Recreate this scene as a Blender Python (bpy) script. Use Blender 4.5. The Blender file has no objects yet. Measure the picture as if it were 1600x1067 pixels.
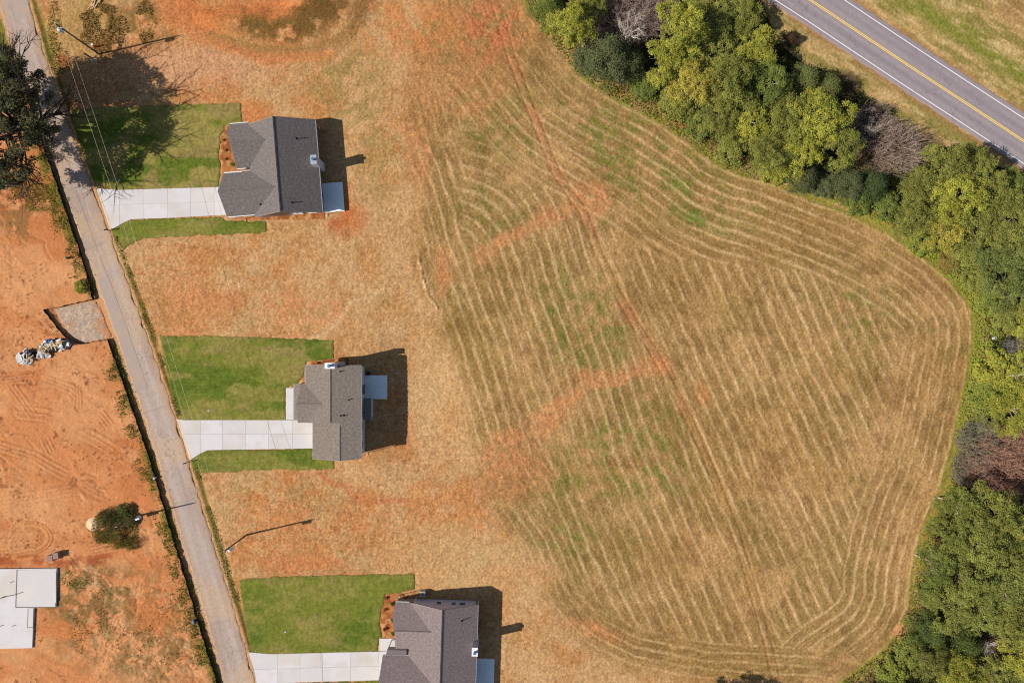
import bpy, bmesh, math, random
import numpy as np
from mathutils import Vector, Matrix

# ------------------------------------------------------------------ camera, sky, sun, exposure
SC = bpy.context.scene
COL = SC.collection
PXM = 1600.0 / 180.0            # photo pixels per metre on the ground
H = 120.0                       # drone height
SUN_EL, SUN_AZ = 38.0, 13.0     # elevation; shadows fall 13 degrees above +x

cam_d = bpy.data.cameras.new('camera')
cam = bpy.data.objects.new('camera', cam_d)
COL.objects.link(cam)
cam.location = (0, 0, H)
cam.rotation_euler = (0, 0, 0)
cam_d.sensor_width = 36.0
cam_d.lens = 24.0
cam_d.clip_start = 1.0
cam_d.clip_end = 5000.0
SC.camera = cam

world = bpy.data.worlds.new('World')
SC.world = world
world.use_nodes = True
wn = world.node_tree
bg = wn.nodes['Background']
sky = wn.nodes.new('ShaderNodeTexSky')
sky.sky_type = 'NISHITA'
sky.sun_disc = False
sky.sun_elevation = math.radians(SUN_EL)
sky.altitude = 250
wn.links.new(sky.outputs['Color'], bg.inputs['Color'])
bg.inputs['Strength'].default_value = 0.078

a = math.radians(SUN_AZ); e = math.radians(SUN_EL)
light_dir = Vector((math.cos(a) * math.cos(e), math.sin(a) * math.cos(e), -math.sin(e)))
# compass angle of the sun (clockwise from +y), which is where the light comes from
sky.sun_rotation = math.atan2(-light_dir.x, -light_dir.y)
sun_d = bpy.data.lights.new('sun', 'SUN')
sun_d.energy = 5.0
sun_d.angle = math.radians(0.5)
sun_d.color = (1.0, 0.955, 0.89)
sun = bpy.data.objects.new('sun', sun_d)
sun.rotation_euler = light_dir.to_track_quat('-Z', 'Y').to_euler()
sun.location = (-80, -20, 80)
COL.objects.link(sun)

SC.render.engine = 'CYCLES'
SC.cycles.use_denoising = False
SC.cycles.pixel_filter_type = 'BLACKMAN_HARRIS'
SC.cycles.filter_width = 1.15
SC.view_settings.view_transform = 'Standard'
SC.view_settings.look = 'None'
SC.view_settings.exposure = 0.50
SC.view_settings.gamma = 1.0
SC.view_settings.use_curve_mapping = False

# ------------------------------------------------------------------ helpers
def G(px, py, z=0.0):
    """survey coordinates (photo pixels at ground level) to metres"""
    return Vector(((px - 800.0) / PXM, (533.5 - py) / PXM, z))

def R(px, py, z):
    """a point known to be z metres up, seen from the drone at (px, py)"""
    f = (1 - z / H) / PXM
    return Vector(((px - 800.0) * f, (533.5 - py) * f, z))

KALB = 0.60
def lin(c):
    c = c / 255.0
    return c / 12.92 if c <= 0.04045 else ((c + 0.055) / 1.055) ** 2.4
def S(r, g, b, k=KALB):
    return np.array([lin(r) * k, lin(g) * k, lin(b) * k])
def S4(r, g, b, k=KALB):
    v = S(r, g, b, k)
    return (float(v[0]), float(v[1]), float(v[2]), 1.0)

_rng = np.random.default_rng(7)
_TAB = _rng.random((512, 512)).astype(np.float32)
def vnoise(x, y, seed=0):
    x = x + seed * 37.17; y = y + seed * 91.73
    ix = np.floor(x).astype(np.int64); iy = np.floor(y).astype(np.int64)
    fx = (x - ix).astype(np.float32); fy = (y - iy).astype(np.float32)
    fx = fx * fx * (3 - 2 * fx); fy = fy * fy * (3 - 2 * fy)
    i0 = ix & 511; i1 = (ix + 1) & 511; j0 = iy & 511; j1 = (iy + 1) & 511
    a0 = _TAB[i0, j0]; b0 = _TAB[i1, j0]; c0 = _TAB[i0, j1]; d0 = _TAB[i1, j1]
    return (a0 * (1 - fx) + b0 * fx) * (1 - fy) + (c0 * (1 - fx) + d0 * fx) * fy
def fbm(x, y, scale, octv=4, seed=0, gain=0.55):
    """0..1, scale in photo pixels per feature"""
    s = 0; amp = 1.0; t = 0; f = 1.0 / scale
    for o in range(octv):
        s = s + amp * vnoise(x * f, y * f, seed + o * 3); t += amp
        amp *= gain; f *= 2.03
    return s / t
def sstep(lo, hi, v):
    t = np.clip((v - lo) / (hi - lo), 0, 1)
    return t * t * (3 - 2 * t)
def seg_dist(x, y, pts, closed=False, bound=None):
    d = np.full(x.shape, 1e9, np.float32)
    n = len(pts)
    for i in range(n if closed else n - 1):
        x0, y0 = pts[i]; x1, y1 = pts[(i + 1) % n]
        dx, dy = x1 - x0, y1 - y0
        L = dx * dx + dy * dy + 1e-9
        t = np.clip(((x - x0) * dx + (y - y0) * dy) / L, 0, 1)
        d = np.minimum(d, (x - x0 - t * dx) ** 2 + (y - y0 - t * dy) ** 2)
    return np.sqrt(d)
def seg_dist_t(x, y, pts):
    """distance and the arc length of the nearest point"""
    d = np.full(x.shape, 1e12, np.float32); tt = np.zeros(x.shape, np.float32); acc = 0.0
    for i in range(len(pts) - 1):
        x0, y0 = pts[i]; x1, y1 = pts[i + 1]; dx, dy = x1 - x0, y1 - y0; L = math.hypot(dx, dy)
        t = np.clip(((x - x0) * dx + (y - y0) * dy) / (L * L), 0, 1); q = (x - x0 - t * dx) ** 2 + (y - y0 - t * dy) ** 2
        m = q < d; d = np.where(m, q, d); tt = np.where(m, acc + t * L, tt); acc += L
    return np.sqrt(d), tt
def inside(x, y, pts):
    r = np.zeros(x.shape, bool)
    n = len(pts)
    for i in range(n):
        x0, y0 = pts[i]; x1, y1 = pts[(i + 1) % n]
        if y0 == y1: continue
        c = ((y0 > y) != (y1 > y)) & (x < (x1 - x0) * (y - y0) / (y1 - y0) + x0)
        r ^= c
    return r
def sdf(x, y, pts):
    """negative inside"""
    d = seg_dist(x, y, pts, True)
    return np.where(inside(x, y, pts), -d, d)

# ---- materials
def mat(name, color=(0.5, 0.5, 0.5, 1), rough=0.9, spec=0.2, noise=0.0, nscale=6.0, bump=0.0, bscale=30.0, metal=0.0, attr=None, objcol=False, coord='Object'):
    m = bpy.data.materials.new(name); m.use_nodes = True
    nt = m.node_tree; b = nt.nodes['Principled BSDF']
    b.inputs['Roughness'].default_value = rough
    b.inputs['Specular IOR Level'].default_value = spec
    b.inputs['Metallic'].default_value = metal
    src = None
    if attr:
        at = nt.nodes.new('ShaderNodeAttribute'); at.attribute_name = attr
        src = at.outputs['Color']
    elif objcol:
        oi = nt.nodes.new('ShaderNodeObjectInfo'); src = oi.outputs['Color']
    tc = nt.nodes.new('ShaderNodeTexCoord')
    if noise > 0:
        nz = nt.nodes.new('ShaderNodeTexNoise'); nz.inputs['Scale'].default_value = nscale
        nz.inputs['Detail'].default_value = 5; nz.inputs['Roughness'].default_value = 0.65
        nt.links.new(tc.outputs[coord], nz.inputs['Vector'])
        mr = nt.nodes.new('ShaderNodeMapRange')
        mr.inputs['From Min'].default_value = 0.25; mr.inputs['From Max'].default_value = 0.75
        mr.inputs['To Min'].default_value = 1 - noise; mr.inputs['To Max'].default_value = 1 + noise
        nt.links.new(nz.outputs['Fac'], mr.inputs['Value'])
        vm = nt.nodes.new('ShaderNodeVectorMath'); vm.operation = 'SCALE'
        if src is not None: nt.links.new(src, vm.inputs[0])
        else: vm.inputs[0].default_value = color[:3]
        nt.links.new(mr.outputs['Result'], vm.inputs['Scale'])
        nt.links.new(vm.outputs['Vector'], b.inputs['Base Color'])
    elif src is not None:
        nt.links.new(src, b.inputs['Base Color'])
    else:
        b.inputs['Base Color'].default_value = color
    if bump > 0:
        nb = nt.nodes.new('ShaderNodeTexNoise'); nb.inputs['Scale'].default_value = bscale
        nb.inputs['Detail'].default_value = 4
        nt.links.new(tc.outputs[coord], nb.inputs['Vector'])
        bp = nt.nodes.new('ShaderNodeBump'); bp.inputs['Strength'].default_value = bump; bp.inputs['Distance'].default_value = 0.05
        nt.links.new(nb.outputs['Fac'], bp.inputs['Height'])
        nt.links.new(bp.outputs['Normal'], b.inputs['Normal'])
    return m

def leaf_mat(name, translucent=0.3):
    m = bpy.data.materials.new(name); m.use_nodes = True
    nt = m.node_tree; nt.nodes.clear()
    out = nt.nodes.new('ShaderNodeOutputMaterial')
    oi = nt.nodes.new('ShaderNodeObjectInfo')
    at = nt.nodes.new('ShaderNodeAttribute'); at.attribute_name = 'tone'
    mx = nt.nodes.new('ShaderNodeVectorMath'); mx.operation = 'MULTIPLY'
    nt.links.new(oi.outputs['Color'], mx.inputs[0]); nt.links.new(at.outputs['Color'], mx.inputs[1])
    df = nt.nodes.new('ShaderNodeBsdfDiffuse'); tr = nt.nodes.new('ShaderNodeBsdfTranslucent')
    mix = nt.nodes.new('ShaderNodeMixShader'); mix.inputs['Fac'].default_value = translucent
    nt.links.new(mx.outputs['Vector'], df.inputs['Color']); nt.links.new(mx.outputs['Vector'], tr.inputs['Color'])
    nt.links.new(df.outputs[0], mix.inputs[1]); nt.links.new(tr.outputs[0], mix.inputs[2])
    nt.links.new(mix.outputs[0], out.inputs['Surface'])
    return m

def shingle_mat(name, c1, c2, c3):
    """asphalt shingles: courses too fine to tell apart, mottled tabs, grit"""
    m = bpy.data.materials.new(name); m.use_nodes = True
    nt = m.node_tree; b = nt.nodes['Principled BSDF']
    b.inputs['Roughness'].default_value = 0.95; b.inputs['Specular IOR Level'].default_value = 0.15; b.inputs['Diffuse Roughness'].default_value = 1.0
    tc = nt.nodes.new('ShaderNodeTexCoord')
    br = nt.nodes.new('ShaderNodeTexBrick')
    br.inputs['Scale'].default_value = 1.0; br.inputs['Brick Width'].default_value = 0.32; br.inputs['Row Height'].default_value = 0.15
    br.inputs['Mortar Size'].default_value = 0.012; br.inputs['Color1'].default_value = c1; br.inputs['Color2'].default_value = c2
    br.inputs['Mortar'].default_value = c3; br.inputs['Bias'].default_value = 0.0
    nt.links.new(tc.outputs['UV'], br.inputs['Vector'])
    nz = nt.nodes.new('ShaderNodeTexNoise'); nz.inputs['Scale'].default_value = 2.6; nz.inputs['Detail'].default_value = 3; nz.inputs['Roughness'].default_value = 0.75
    nt.links.new(tc.outputs['UV'], nz.inputs['Vector'])
    mr = nt.nodes.new('ShaderNodeMapRange'); mr.inputs['From Min'].default_value = 0.3; mr.inputs['From Max'].default_value = 0.7
    mr.inputs['To Min'].default_value = 0.72; mr.inputs['To Max'].default_value = 1.28
    nt.links.new(nz.outputs['Fac'], mr.inputs['Value'])
    vm = nt.nodes.new('ShaderNodeVectorMath'); vm.operation = 'SCALE'
    nt.links.new(br.outputs['Color'], vm.inputs[0]); nt.links.new(mr.outputs['Result'], vm.inputs['Scale'])
    nt.links.new(vm.outputs['Vector'], b.inputs['Base Color'])
    bp = nt.nodes.new('ShaderNodeBump'); bp.inputs['Strength'].default_value = 0.8; bp.inputs['Distance'].default_value = 0.04
    nt.links.new(nz.outputs['Fac'], bp.inputs['Height']); nt.links.new(bp.outputs['Normal'], b.inputs['Normal'])
    return m

# ---- mesh building
class MB:
    def __init__(self): self.v = []; self.f = []
    def add(self, vs, fs):
        n = len(self.v)
        self.v += [tuple(p) for p in vs]; self.f += [tuple(i + n for i in f) for f in fs]
        return self
    def box(self, x0, x1, y0, y1, z0, z1, M=None):
        vs = [Vector(p) for p in ((x0, y0, z0), (x1, y0, z0), (x1, y1, z0), (x0, y1, z0), (x0, y0, z1), (x1, y0, z1), (x1, y1, z1), (x0, y1, z1))]
        if M is not None: vs = [M @ p for p in vs]
        return self.add(vs, [(3, 2, 1, 0), (4, 5, 6, 7), (0, 1, 5, 4), (1, 2, 6, 5), (2, 3, 7, 6), (3, 0, 4, 7)])
    def tube(self, p0, p1, r0, r1=None, n=6, cap=True):
        r1 = r0 if r1 is None else r1
        p0 = Vector(p0); p1 = Vector(p1); d = (p1 - p0)
        if d.length < 1e-6: return self
        q = d.to_track_quat('Z', 'Y'); vs = []
        for p, r in ((p0, r0), (p1, r1)):
            for k in range(n):
                t = 2 * math.pi * k / n
                vs.append(p + q @ Vector((math.cos(t) * r, math.sin(t) * r, 0)))
        fs = [(k, (k + 1) % n, n + (k + 1) % n, n + k) for k in range(n)]
        if cap: fs += [tuple(range(n - 1, -1, -1)), tuple(range(n, 2 * n))]
        return self.add(vs, fs)
    def path(self, pts, r, n=5):
        for i in range(len(pts) - 1): self.tube(pts[i], pts[i + 1], r, r, n)
        return self
    def prism(self, poly, z0, z1):
        """vertical-sided slab; poly = list of (x, y), any winding"""
        ar = sum(poly[i][0] * poly[(i + 1) % len(poly)][1] - poly[(i + 1) % len(poly)][0] * poly[i][1] for i in range(len(poly)))
        if ar < 0: poly = poly[::-1]
        n = len(poly)
        vs = [(p[0], p[1], z0) for p in poly] + [(p[0], p[1], z1) for p in poly]
        fs = [tuple(range(n - 1, -1, -1)), tuple(range(n, 2 * n))] + [(i, (i + 1) % n, n + (i + 1) % n, n + i) for i in range(n)]
        return self.add(vs, fs)
    def sheet3(self, poly, t):
        """a flat 3-D polygon (upward facing) given thickness t downwards"""
        ar = sum(poly[i][0] * poly[(i + 1) % len(poly)][1] - poly[(i + 1) % len(poly)][0] * poly[i][1] for i in range(len(poly)))
        if ar < 0: poly = poly[::-1]
        n = len(poly)
        vs = [tuple(p) for p in poly] + [(p[0], p[1], p[2] - t) for p in poly]
        fs = [tuple(range(n)), tuple(range(2 * n - 1, n - 1, -1))] + [(i, n + i, n + (i + 1) % n, (i + 1) % n) for i in range(n)]
        return self.add(vs, fs)
    def mesh(self, name):
        me = bpy.data.meshes.new(name); me.from_pydata(self.v, [], self.f); me.update(); return me
    def build(self, name, material, parent=None, smooth=False):
        return obj(name, self.mesh(name), material, parent, smooth)

def obj(name, me, material=None, parent=None, smooth=False):
    o = bpy.data.objects.new(name, me); COL.objects.link(o)
    if material is not None and len(me.materials) == 0: me.materials.append(material)
    if parent is not None: o.parent = parent
    if smooth: me.polygons.foreach_set('use_smooth', [True] * len(me.polygons))
    return o
def tag(o, label=None, cat=None, group=None, kind=None):
    if label: o['label'] = label
    if cat: o['category'] = cat
    if group: o['group'] = group
    if kind: o['kind'] = kind
    return o
def thing(name, label, cat, loc=(0, 0, 0), rz=0.0, group=None):
    o = bpy.data.objects.new(name, None); COL.objects.link(o)
    o.empty_display_size = 0.3
    o.location = loc; o.rotation_euler = (0, 0, rz)
    return tag(o, label, cat, group)
def quad_mesh(name, V, F, colors=None, attr='tone', smooth=False):
    """V (n,3), F (m,4) numpy"""
    me = bpy.data.meshes.new(name)
    n, m = len(V), len(F)
    me.vertices.add(n); me.vertices.foreach_set('co', np.asarray(V, np.float32).ravel())
    me.loops.add(m * 4); me.loops.foreach_set('vertex_index', np.asarray(F, np.int32).ravel())
    me.polygons.add(m)
    me.polygons.foreach_set('loop_start', np.arange(0, m * 4, 4, dtype=np.int32))
    me.update(calc_edges=True)
    if colors is not None:
        at = me.attributes.new(attr, 'FLOAT_COLOR', 'POINT')
        c = np.ones((n, 4), np.float32); c[:, :3] = colors
        at.data.foreach_set('color', c.ravel())
    if smooth: me.polygons.foreach_set('use_smooth', np.ones(m, bool))
    return me
def leaves(P, N, size, rng, aspect=0.7):
    """rhombic leaf faces at points P with normals N -> V, F"""
    n = len(P)
    N = N / (np.linalg.norm(N, axis=1, keepdims=True) + 1e-9)
    r = rng.normal(size=(n, 3)); T = np.cross(N, r); T /= (np.linalg.norm(T, axis=1, keepdims=True) + 1e-9)
    B = np.cross(N, T)
    s = size if np.ndim(size) == 0 else np.asarray(size)[:, None]
    V = np.empty((n, 4, 3))
    V[:, 0] = P - T * s; V[:, 1] = P - B * s * aspect; V[:, 2] = P + T * s; V[:, 3] = P + B * s * aspect
    return V.reshape(-1, 3), np.arange(n * 4).reshape(-1, 4)

# ------------------------------------------------------------------ survey lines (photo pixels on the ground)
LANE = [(-60, -290), (20, 0), (47, 95), (82, 190), (122, 297), (150, 375), (178, 450), (207, 530), (239, 625), (264, 700), (294, 800), (325, 900), (355, 1000), (374, 1067), (440, 1290), (560, 1700)]
LANE_HALF = 23.0
HWY = [(300, -560), (780, -300), (1000, -168), (1265, 0), (1430, 110), (1600, 221), (1760, 329), (2000, 495), (2500, 850)]
TREE_EDGE = [(700, -160), (780, -60), (820, 0), (850, 45), (880, 82), (910, 117), (950, 143), (1000, 170), (1040, 193), (1080, 220), (1120, 252), (1160, 270), (1200, 281), (1240, 297), (1290, 316), (1340, 337), (1400, 368), (1450, 402), (1490, 437), (1515, 467), (1526, 500), (1526, 540), (1516, 590), (1502, 650), (1490, 700), (1475, 760), (1456, 800), (1440, 850), (1428, 900), (1424, 950), (1410, 985), (1390, 1015), (1350, 1046), (1310, 1075), (1240, 1140)]
TREE_BACK = [(1060, -160), (1190, 0), (1212, 62), (1255, 100), (1312, 118), (1350, 150), (1400, 188), (1440, 225), (1500, 232), (1550, 256), (1600, 274), (1800, 400), (2300, 800), (2300, 1300), (1240, 1300)]
BELT = TREE_EDGE + TREE_BACK[::-1]

LAWNS = {
 'a': [(108, 170), (250, 164), (377, 160), (380, 195), (352, 197), (345, 215), (343, 240), (346, 262), (344, 270), (342, 293), (250, 296), (185, 298), (150, 292), (130, 240)],
 'b': [(174, 362), (190, 350), (205, 343), (342, 338), (355, 345), (416, 345), (416, 364), (225, 373), (210, 379), (193, 391), (185, 378)],
 'c': [(248, 524), (300, 524), (430, 527), (521, 531), (521, 561), (480, 565), (474, 590), (462, 602), (447, 607), (447, 657), (300, 658), (281, 657), (268, 620), (255, 560)],
 'd': [(297, 719), (310, 709), (325, 703), (487, 700), (500, 712), (522, 712), (522, 734), (420, 734), (340, 738), (305, 740)],
 'e': [(372, 905), (450, 899), (648, 896), (649, 920), (625, 927), (602, 928), (597, 950), (593, 975), (598, 996), (592, 998), (592, 1018), (420, 1023), (392, 1020), (380, 960)],
 'f': [(402, 1070), (590, 1062), (600, 1095), (560, 1100), (415, 1110)],
}
BEDS = {
 'a': [(353, 198), (344, 215), (343, 240), (346, 270), (400, 268), (400, 200)],
 'b': [(366, 334), (366, 343), (440, 345), (508, 342), (508, 330)],
 'c': [(473, 600), (476, 570), (484, 563), (520, 560), (545, 557), (545, 575), (480, 602)],
 'd': [(602, 927), (598, 945), (594, 972), (600, 998), (640, 998), (640, 936), (628, 926)],
}
HOUSE_FLAT = [(330, 165), (560, 165), (560, 360), (330, 360)]
GRAVEL = [(84, 482), (150, 469), (165, 500), (176, 528), (128, 537), (106, 520)]
FENCE_A = [(38, 130), (56, 190), (74, 240), (95, 300), (119, 370), (138, 430), (148, 468), (110, 476), (72, 484), (88, 508), (105, 527), (128, 538), (150, 534), (170, 530), (178, 552), (190, 585), (213, 650), (237, 722), (259, 795), (279, 862), (297, 922), (318, 993), (342, 1067), (365, 1130)]

def terrain(x, y):
    """large slow relief in metres (photo pixel coordinates in)"""
    z = -0.9 * sstep(572, 636, x) * (1 - sstep(660, 790, x)) * np.exp(-((y - 625) / 105.0) ** 4)
    z = z - 0.05 * sstep(504, 540, x) * (1 - sstep(560, 640, x)) * np.exp(-((y - 250) / 100.0) ** 4)
    z = z - 0.05 * sstep(748, 785, x) * (1 - sstep(800, 880, x)) * np.exp(-((y - 1010) / 110.0) ** 4)
    fld = sstep(690, 860, x) * (1 - sstep(1500, 1600, x)) * sstep(60, 160, y)
    z = z + fld * 0.7 * (fbm(x, y, 260, 2, 41) - 0.5)
    return z

# ------------------------------------------------------------------ ground
STEP = 1.6
def axis(lo, hi, far0, far1):
    fine = np.arange(lo, hi + 0.1, STEP)
    g = []; v = 6.0; p = lo
    while p > far0: p -= v; g.append(p); v *= 1.35
    h = []; v = 6.0; p = hi
    while p < far1: p += v; h.append(p); v *= 1.35
    return np.array(g[::-1] + list(fine) + h)
XS = axis(-70, 1670, -12000, 13600)
YS = axis(-70, 1140, -12000, 13000)
X, Y = np.meshgrid(XS, YS)            # rows follow y
X = X.astype(np.float32); Y = Y.astype(np.float32)

def mixc(C, col, m):
    m = m[..., None].astype(np.float32)
    return C * (1 - m) + np.asarray(col, np.float32) * m

wx = X + 26 * (fbm(X, Y, 70, 3, 11) - 0.5); wy = Y + 26 * (fbm(X, Y, 70, 3, 12) - 0.5)
def blob(cx, cy, rx, ry, rot=0, soft=0.5):
    c, s = math.cos(math.radians(rot)), math.sin(math.radians(rot))
    dx, dy = wx - cx, wy - cy
    u = (dx * c + dy * s) / rx; v = (-dx * s + dy * c) / ry
    return 1 - sstep(1 - soft, 1 + soft, np.sqrt(u * u + v * v))
def stroke(pts, w, soft=0.6, warp=0.5):
    px = X + (wx - X) * warp; py = Y + (wy - Y) * warp
    d = seg_dist(px, py, pts)
    return 1 - sstep(w * (1 - soft), w * (1 + soft), d)

n_big = fbm(X, Y, 160, 4, 1); n_mid = fbm(X, Y, 42, 4, 2); n_sm = fbm(X, Y, 14, 4, 3); n_fine = fbm(X, Y, 4.5, 3, 4)
grain = np.random.default_rng(5).random(X.shape).astype(np.float32)
grain2 = vnoise(X / 2.6, Y / 2.6, 77)

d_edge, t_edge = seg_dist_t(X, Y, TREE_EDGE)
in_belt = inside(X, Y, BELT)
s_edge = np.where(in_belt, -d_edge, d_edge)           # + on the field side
lane_d = seg_dist(X, Y, LANE)
hwy_d = seg_dist(X, Y, HWY)
lane_x = np.interp(Y, [p[1] for p in LANE], [p[0] for p in LANE])
hwy_y = np.interp(X, [p[0] for p in HWY], [p[1] for p in HWY])
west = X < lane_x
north_hwy = Y < hwy_y

# yards: straw over clay
C = np.empty(X.shape + (3,), np.float32); C[:] = S(205, 159, 108)
C = mixc(C, S(197, 146, 92), sstep(0.40, 0.64, n_mid))
C = mixc(C, S(207, 136, 82), 0.62 * sstep(0.46, 0.62, 0.6 * n_big + 0.4 * n_mid))
C = mixc(C, S(164, 132, 74), 0.40 * sstep(0.54, 0.74, fbm(X, Y, 90, 4, 6)))
ys = 0.5 * vnoise(X / 2.2, Y / 7.0, 15) + 0.5 * vnoise(X / 5.0, Y / 2.2, 16)
C = mixc(C, S(216, 176, 122), 0.42 * sstep(0.50, 0.80, ys))
C = mixc(C, S(152, 110, 62), 0.42 * sstep(0.54, 0.82, 1 - ys))
wash = np.abs(fbm(X * 0.35 + Y * 0.1, Y, 30, 4, 18) - 0.5)
C = mixc(C, S(208, 130, 78), 0.5 * (1 - sstep(0.0, 0.05, wash)) * sstep(0.42, 0.6, n_big))
C = mixc(C, S(214, 172, 124), 0.4 * sstep(0.52, 0.72, n_sm))

# ---- the mown field and its windrows
FIELD_W = [(690, -40), (640, 60), (640, 150), (652, 260), (662, 340), (652, 400), (676, 480), (712, 560), (728, 640), (742, 720), (770, 780), (820, 860), (860, 950), (915, 1010), (985, 1046), (1100, 1066), (1300, 1080)]
fieldpoly = FIELD_W + TREE_EDGE[::-1]
f_in = sdf(X + 50 * (n_mid - 0.5), Y + 30 * (n_sm - 0.5), fieldpoly)
fm = 1 - sstep(-20, 22, f_in)
fm = np.where(in_belt, 0, np.maximum(fm, (1 - sstep(40, 90, d_edge)) * (X > 830)))
jx = X + 6 * (fbm(X, Y, 80, 2, 21) - 0.5); jy = Y + 6 * (fbm(X, Y, 80, 2, 22) - 0.5)
ph_lin = (jx * 0.915 - jy * 0.404) / 19.5
ph_left = (jx * 0.949 - jy * 0.315) / 18.0
ph_arc = np.hypot(jx - 705, jy - 400) / 19.0
ph_per = (d_edge + 5 * (fbm(X, Y, 80, 2, 23) - 0.5)) / 16.8
d_low, t_low = seg_dist_t(X, Y, FIELD_W[8:])
ph_low = (d_low + 4 * (fbm(X, Y, 80, 2, 24) - 0.5)) / 14.0
track_d = seg_dist(X, Y, [(765, -30), (800, 90), (830, 170), (870, 270), (912, 330), (930, 380), (962, 450), (990, 500), (1022, 548), (1060, 620), (1100, 700), (1150, 830), (1172, 900), (1200, 1000), (1215, 1067)])
track_x = np.interp(Y, [-30, 90, 170, 270, 330, 380, 450, 500, 548, 620, 700, 830, 900, 1000, 1067], [765, 800, 830, 870, 912, 930, 962, 990, 1022, 1060, 1100, 1150, 1172, 1200, 1215])
per_w = np.where(Y < 420, 120 + 60 * sstep(1250, 950, X), 112)
m_per = 1 - sstep(-6, 10, d_edge - per_w)
m_low = (1 - sstep(-6, 10, d_low - 62)) * sstep(740, 800, Y)
m_arc = (1 - sstep(-8, 14, X - track_x)) * (1 - sstep(-10, 14, Y - (560 - 0.24 * X))) * sstep(712, 735, X)
m_left = (1 - sstep(-8, 14, X - track_x)) * (1 - sstep(-20, 30, Y - (800 - 0.12 * X)))
def rowf(ph, al, seed):
    """windrow profile and the streaky lie of the stems; al = distance along the row"""
    f = ph - np.floor(ph); k = np.floor(ph)
    wob = 0.14 * (vnoise(al / 26, k * 3.7, seed) - 0.5)
    wid = 0.10 + 0.08 * vnoise(al / 40, k * 5.1, seed + 1)
    st = 0.55 * vnoise(ph * 9.0, al / 13, seed + 2) + 0.45 * vnoise(ph * 17.0, al / 6, seed + 3)
    gap = sstep(0.10, 0.42, vnoise(al / 30, k * 2.3, seed + 4))
    sub = 0.38 * np.exp(-((np.abs(f - 0.5 + wob) - 0.40) / 0.06) ** 2) * sstep(0.35, 0.6, vnoise(al / 22, k * 4.9, seed + 7))
    return np.exp(-((f - 0.5 + wob) / wid) ** 2) * (0.62 + 0.38 * gap) + 0.4 * sub, st
def blend(a_, b_, m): return (a_[0] * (1 - m) + b_[0] * m, a_[1] * (1 - m) + b_[1] * m)
rs = rowf(ph_lin, X * 0.404 + Y * 0.915, 31)
rs = blend(rs, rowf(ph_left, X * 0.315 + Y * 0.949, 36), m_left)
rs = blend(rs, rowf(ph_arc, np.arctan2(Y - 400, X - 705) * 110, 41), m_arc)
rs = blend(rs, rowf(ph_per, t_edge, 46), m_per)
rl = rowf(ph_low, t_low, 51)
rs = blend(rs, (0.75 * rl[0], rl[1]), m_low)
row, streak = rs
row_patch = sstep(0.34, 0.55, fbm(X, Y, 75, 3, 36))
row = row * (0.50 + 0.50 * row_patch) * (0.55 + 0.45 * sstep(0.3, 0.6, streak)) * sstep(60, 190, Y + 0.25 * (X - 760))
fleck = sstep(0.58, 0.72, streak)

F = np.empty_like(C); F[:] = S(178, 136, 82)
F = mixc(F, S(192, 148, 96), sstep(0.42, 0.62, fbm(X, Y, 120, 3, 51)))
F = mixc(F, S(146, 106, 62), 0.6 * sstep(0.50, 0.68, fbm(X, Y, 30, 4, 52)))
F = mixc(F, S(134, 108, 56), 0.46 * sstep(0.36, 0.56, fbm(X, Y, 90, 3, 57)) * (1 - sstep(0.0, 0.5, row)))
green_f = fbm(X, Y, 95, 3, 53)
gz = np.clip(blob(905, 505, 60, 80, -25) * 0.8 + blob(1055, 290, 130, 60, 30) * 0.75 + blob(760, 330, 60, 50) * 0.55 + blob(800, 200, 80, 55, 35) * 0.5 + blob(930, 730, 110, 60) * 0.5 + blob(1010, 690, 60, 90, -25) * 0.55 + blob(1330, 470, 110, 60, 30) * 0.35 + blob(890, 840, 50, 30) * 0.5 + blob(940, 180, 70, 60, 40) * 0.55, 0, 1)
gm = np.clip(sstep(0.42, 0.60, green_f) * 0.28 + gz, 0, 1) * sstep(0.38, 0.62, 0.6 * fbm(X, Y, 13, 3, 54) + 0.4 * streak) * (1 - 0.55 * row)
F = mixc(F, S(122, 118, 50), np.clip(1.15 * gm, 0, .95))
olive = np.clip(blob(690, 560, 60, 190, -14, 0.4) + 0.7 * blob(740, 420, 60, 70), 0, 1)
F = mixc(F, S(146, 112, 54), 0.5 * olive * sstep(0.38, 0.62, n_sm))
for bx, by in ((1064, 292), (1082, 340)):
    F = mixc(F, S(100, 122, 34), 0.9 * (1 - sstep(0.6, 1.25, np.hypot((wx - bx) / 19, (wy - by) / 16))) * sstep(0.30, 0.5, n_sm))
# stems lying between the rows
F = mixc(F, S(208, 170, 116), 0.34 * fleck)
F = mixc(F, S(116, 86, 50), 0.34 * sstep(0.54, 0.76, 1 - streak) * (1 - row))
F = mixc(F, S(224, 190, 140), np.clip(0.54 * row, 0, .62))
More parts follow.
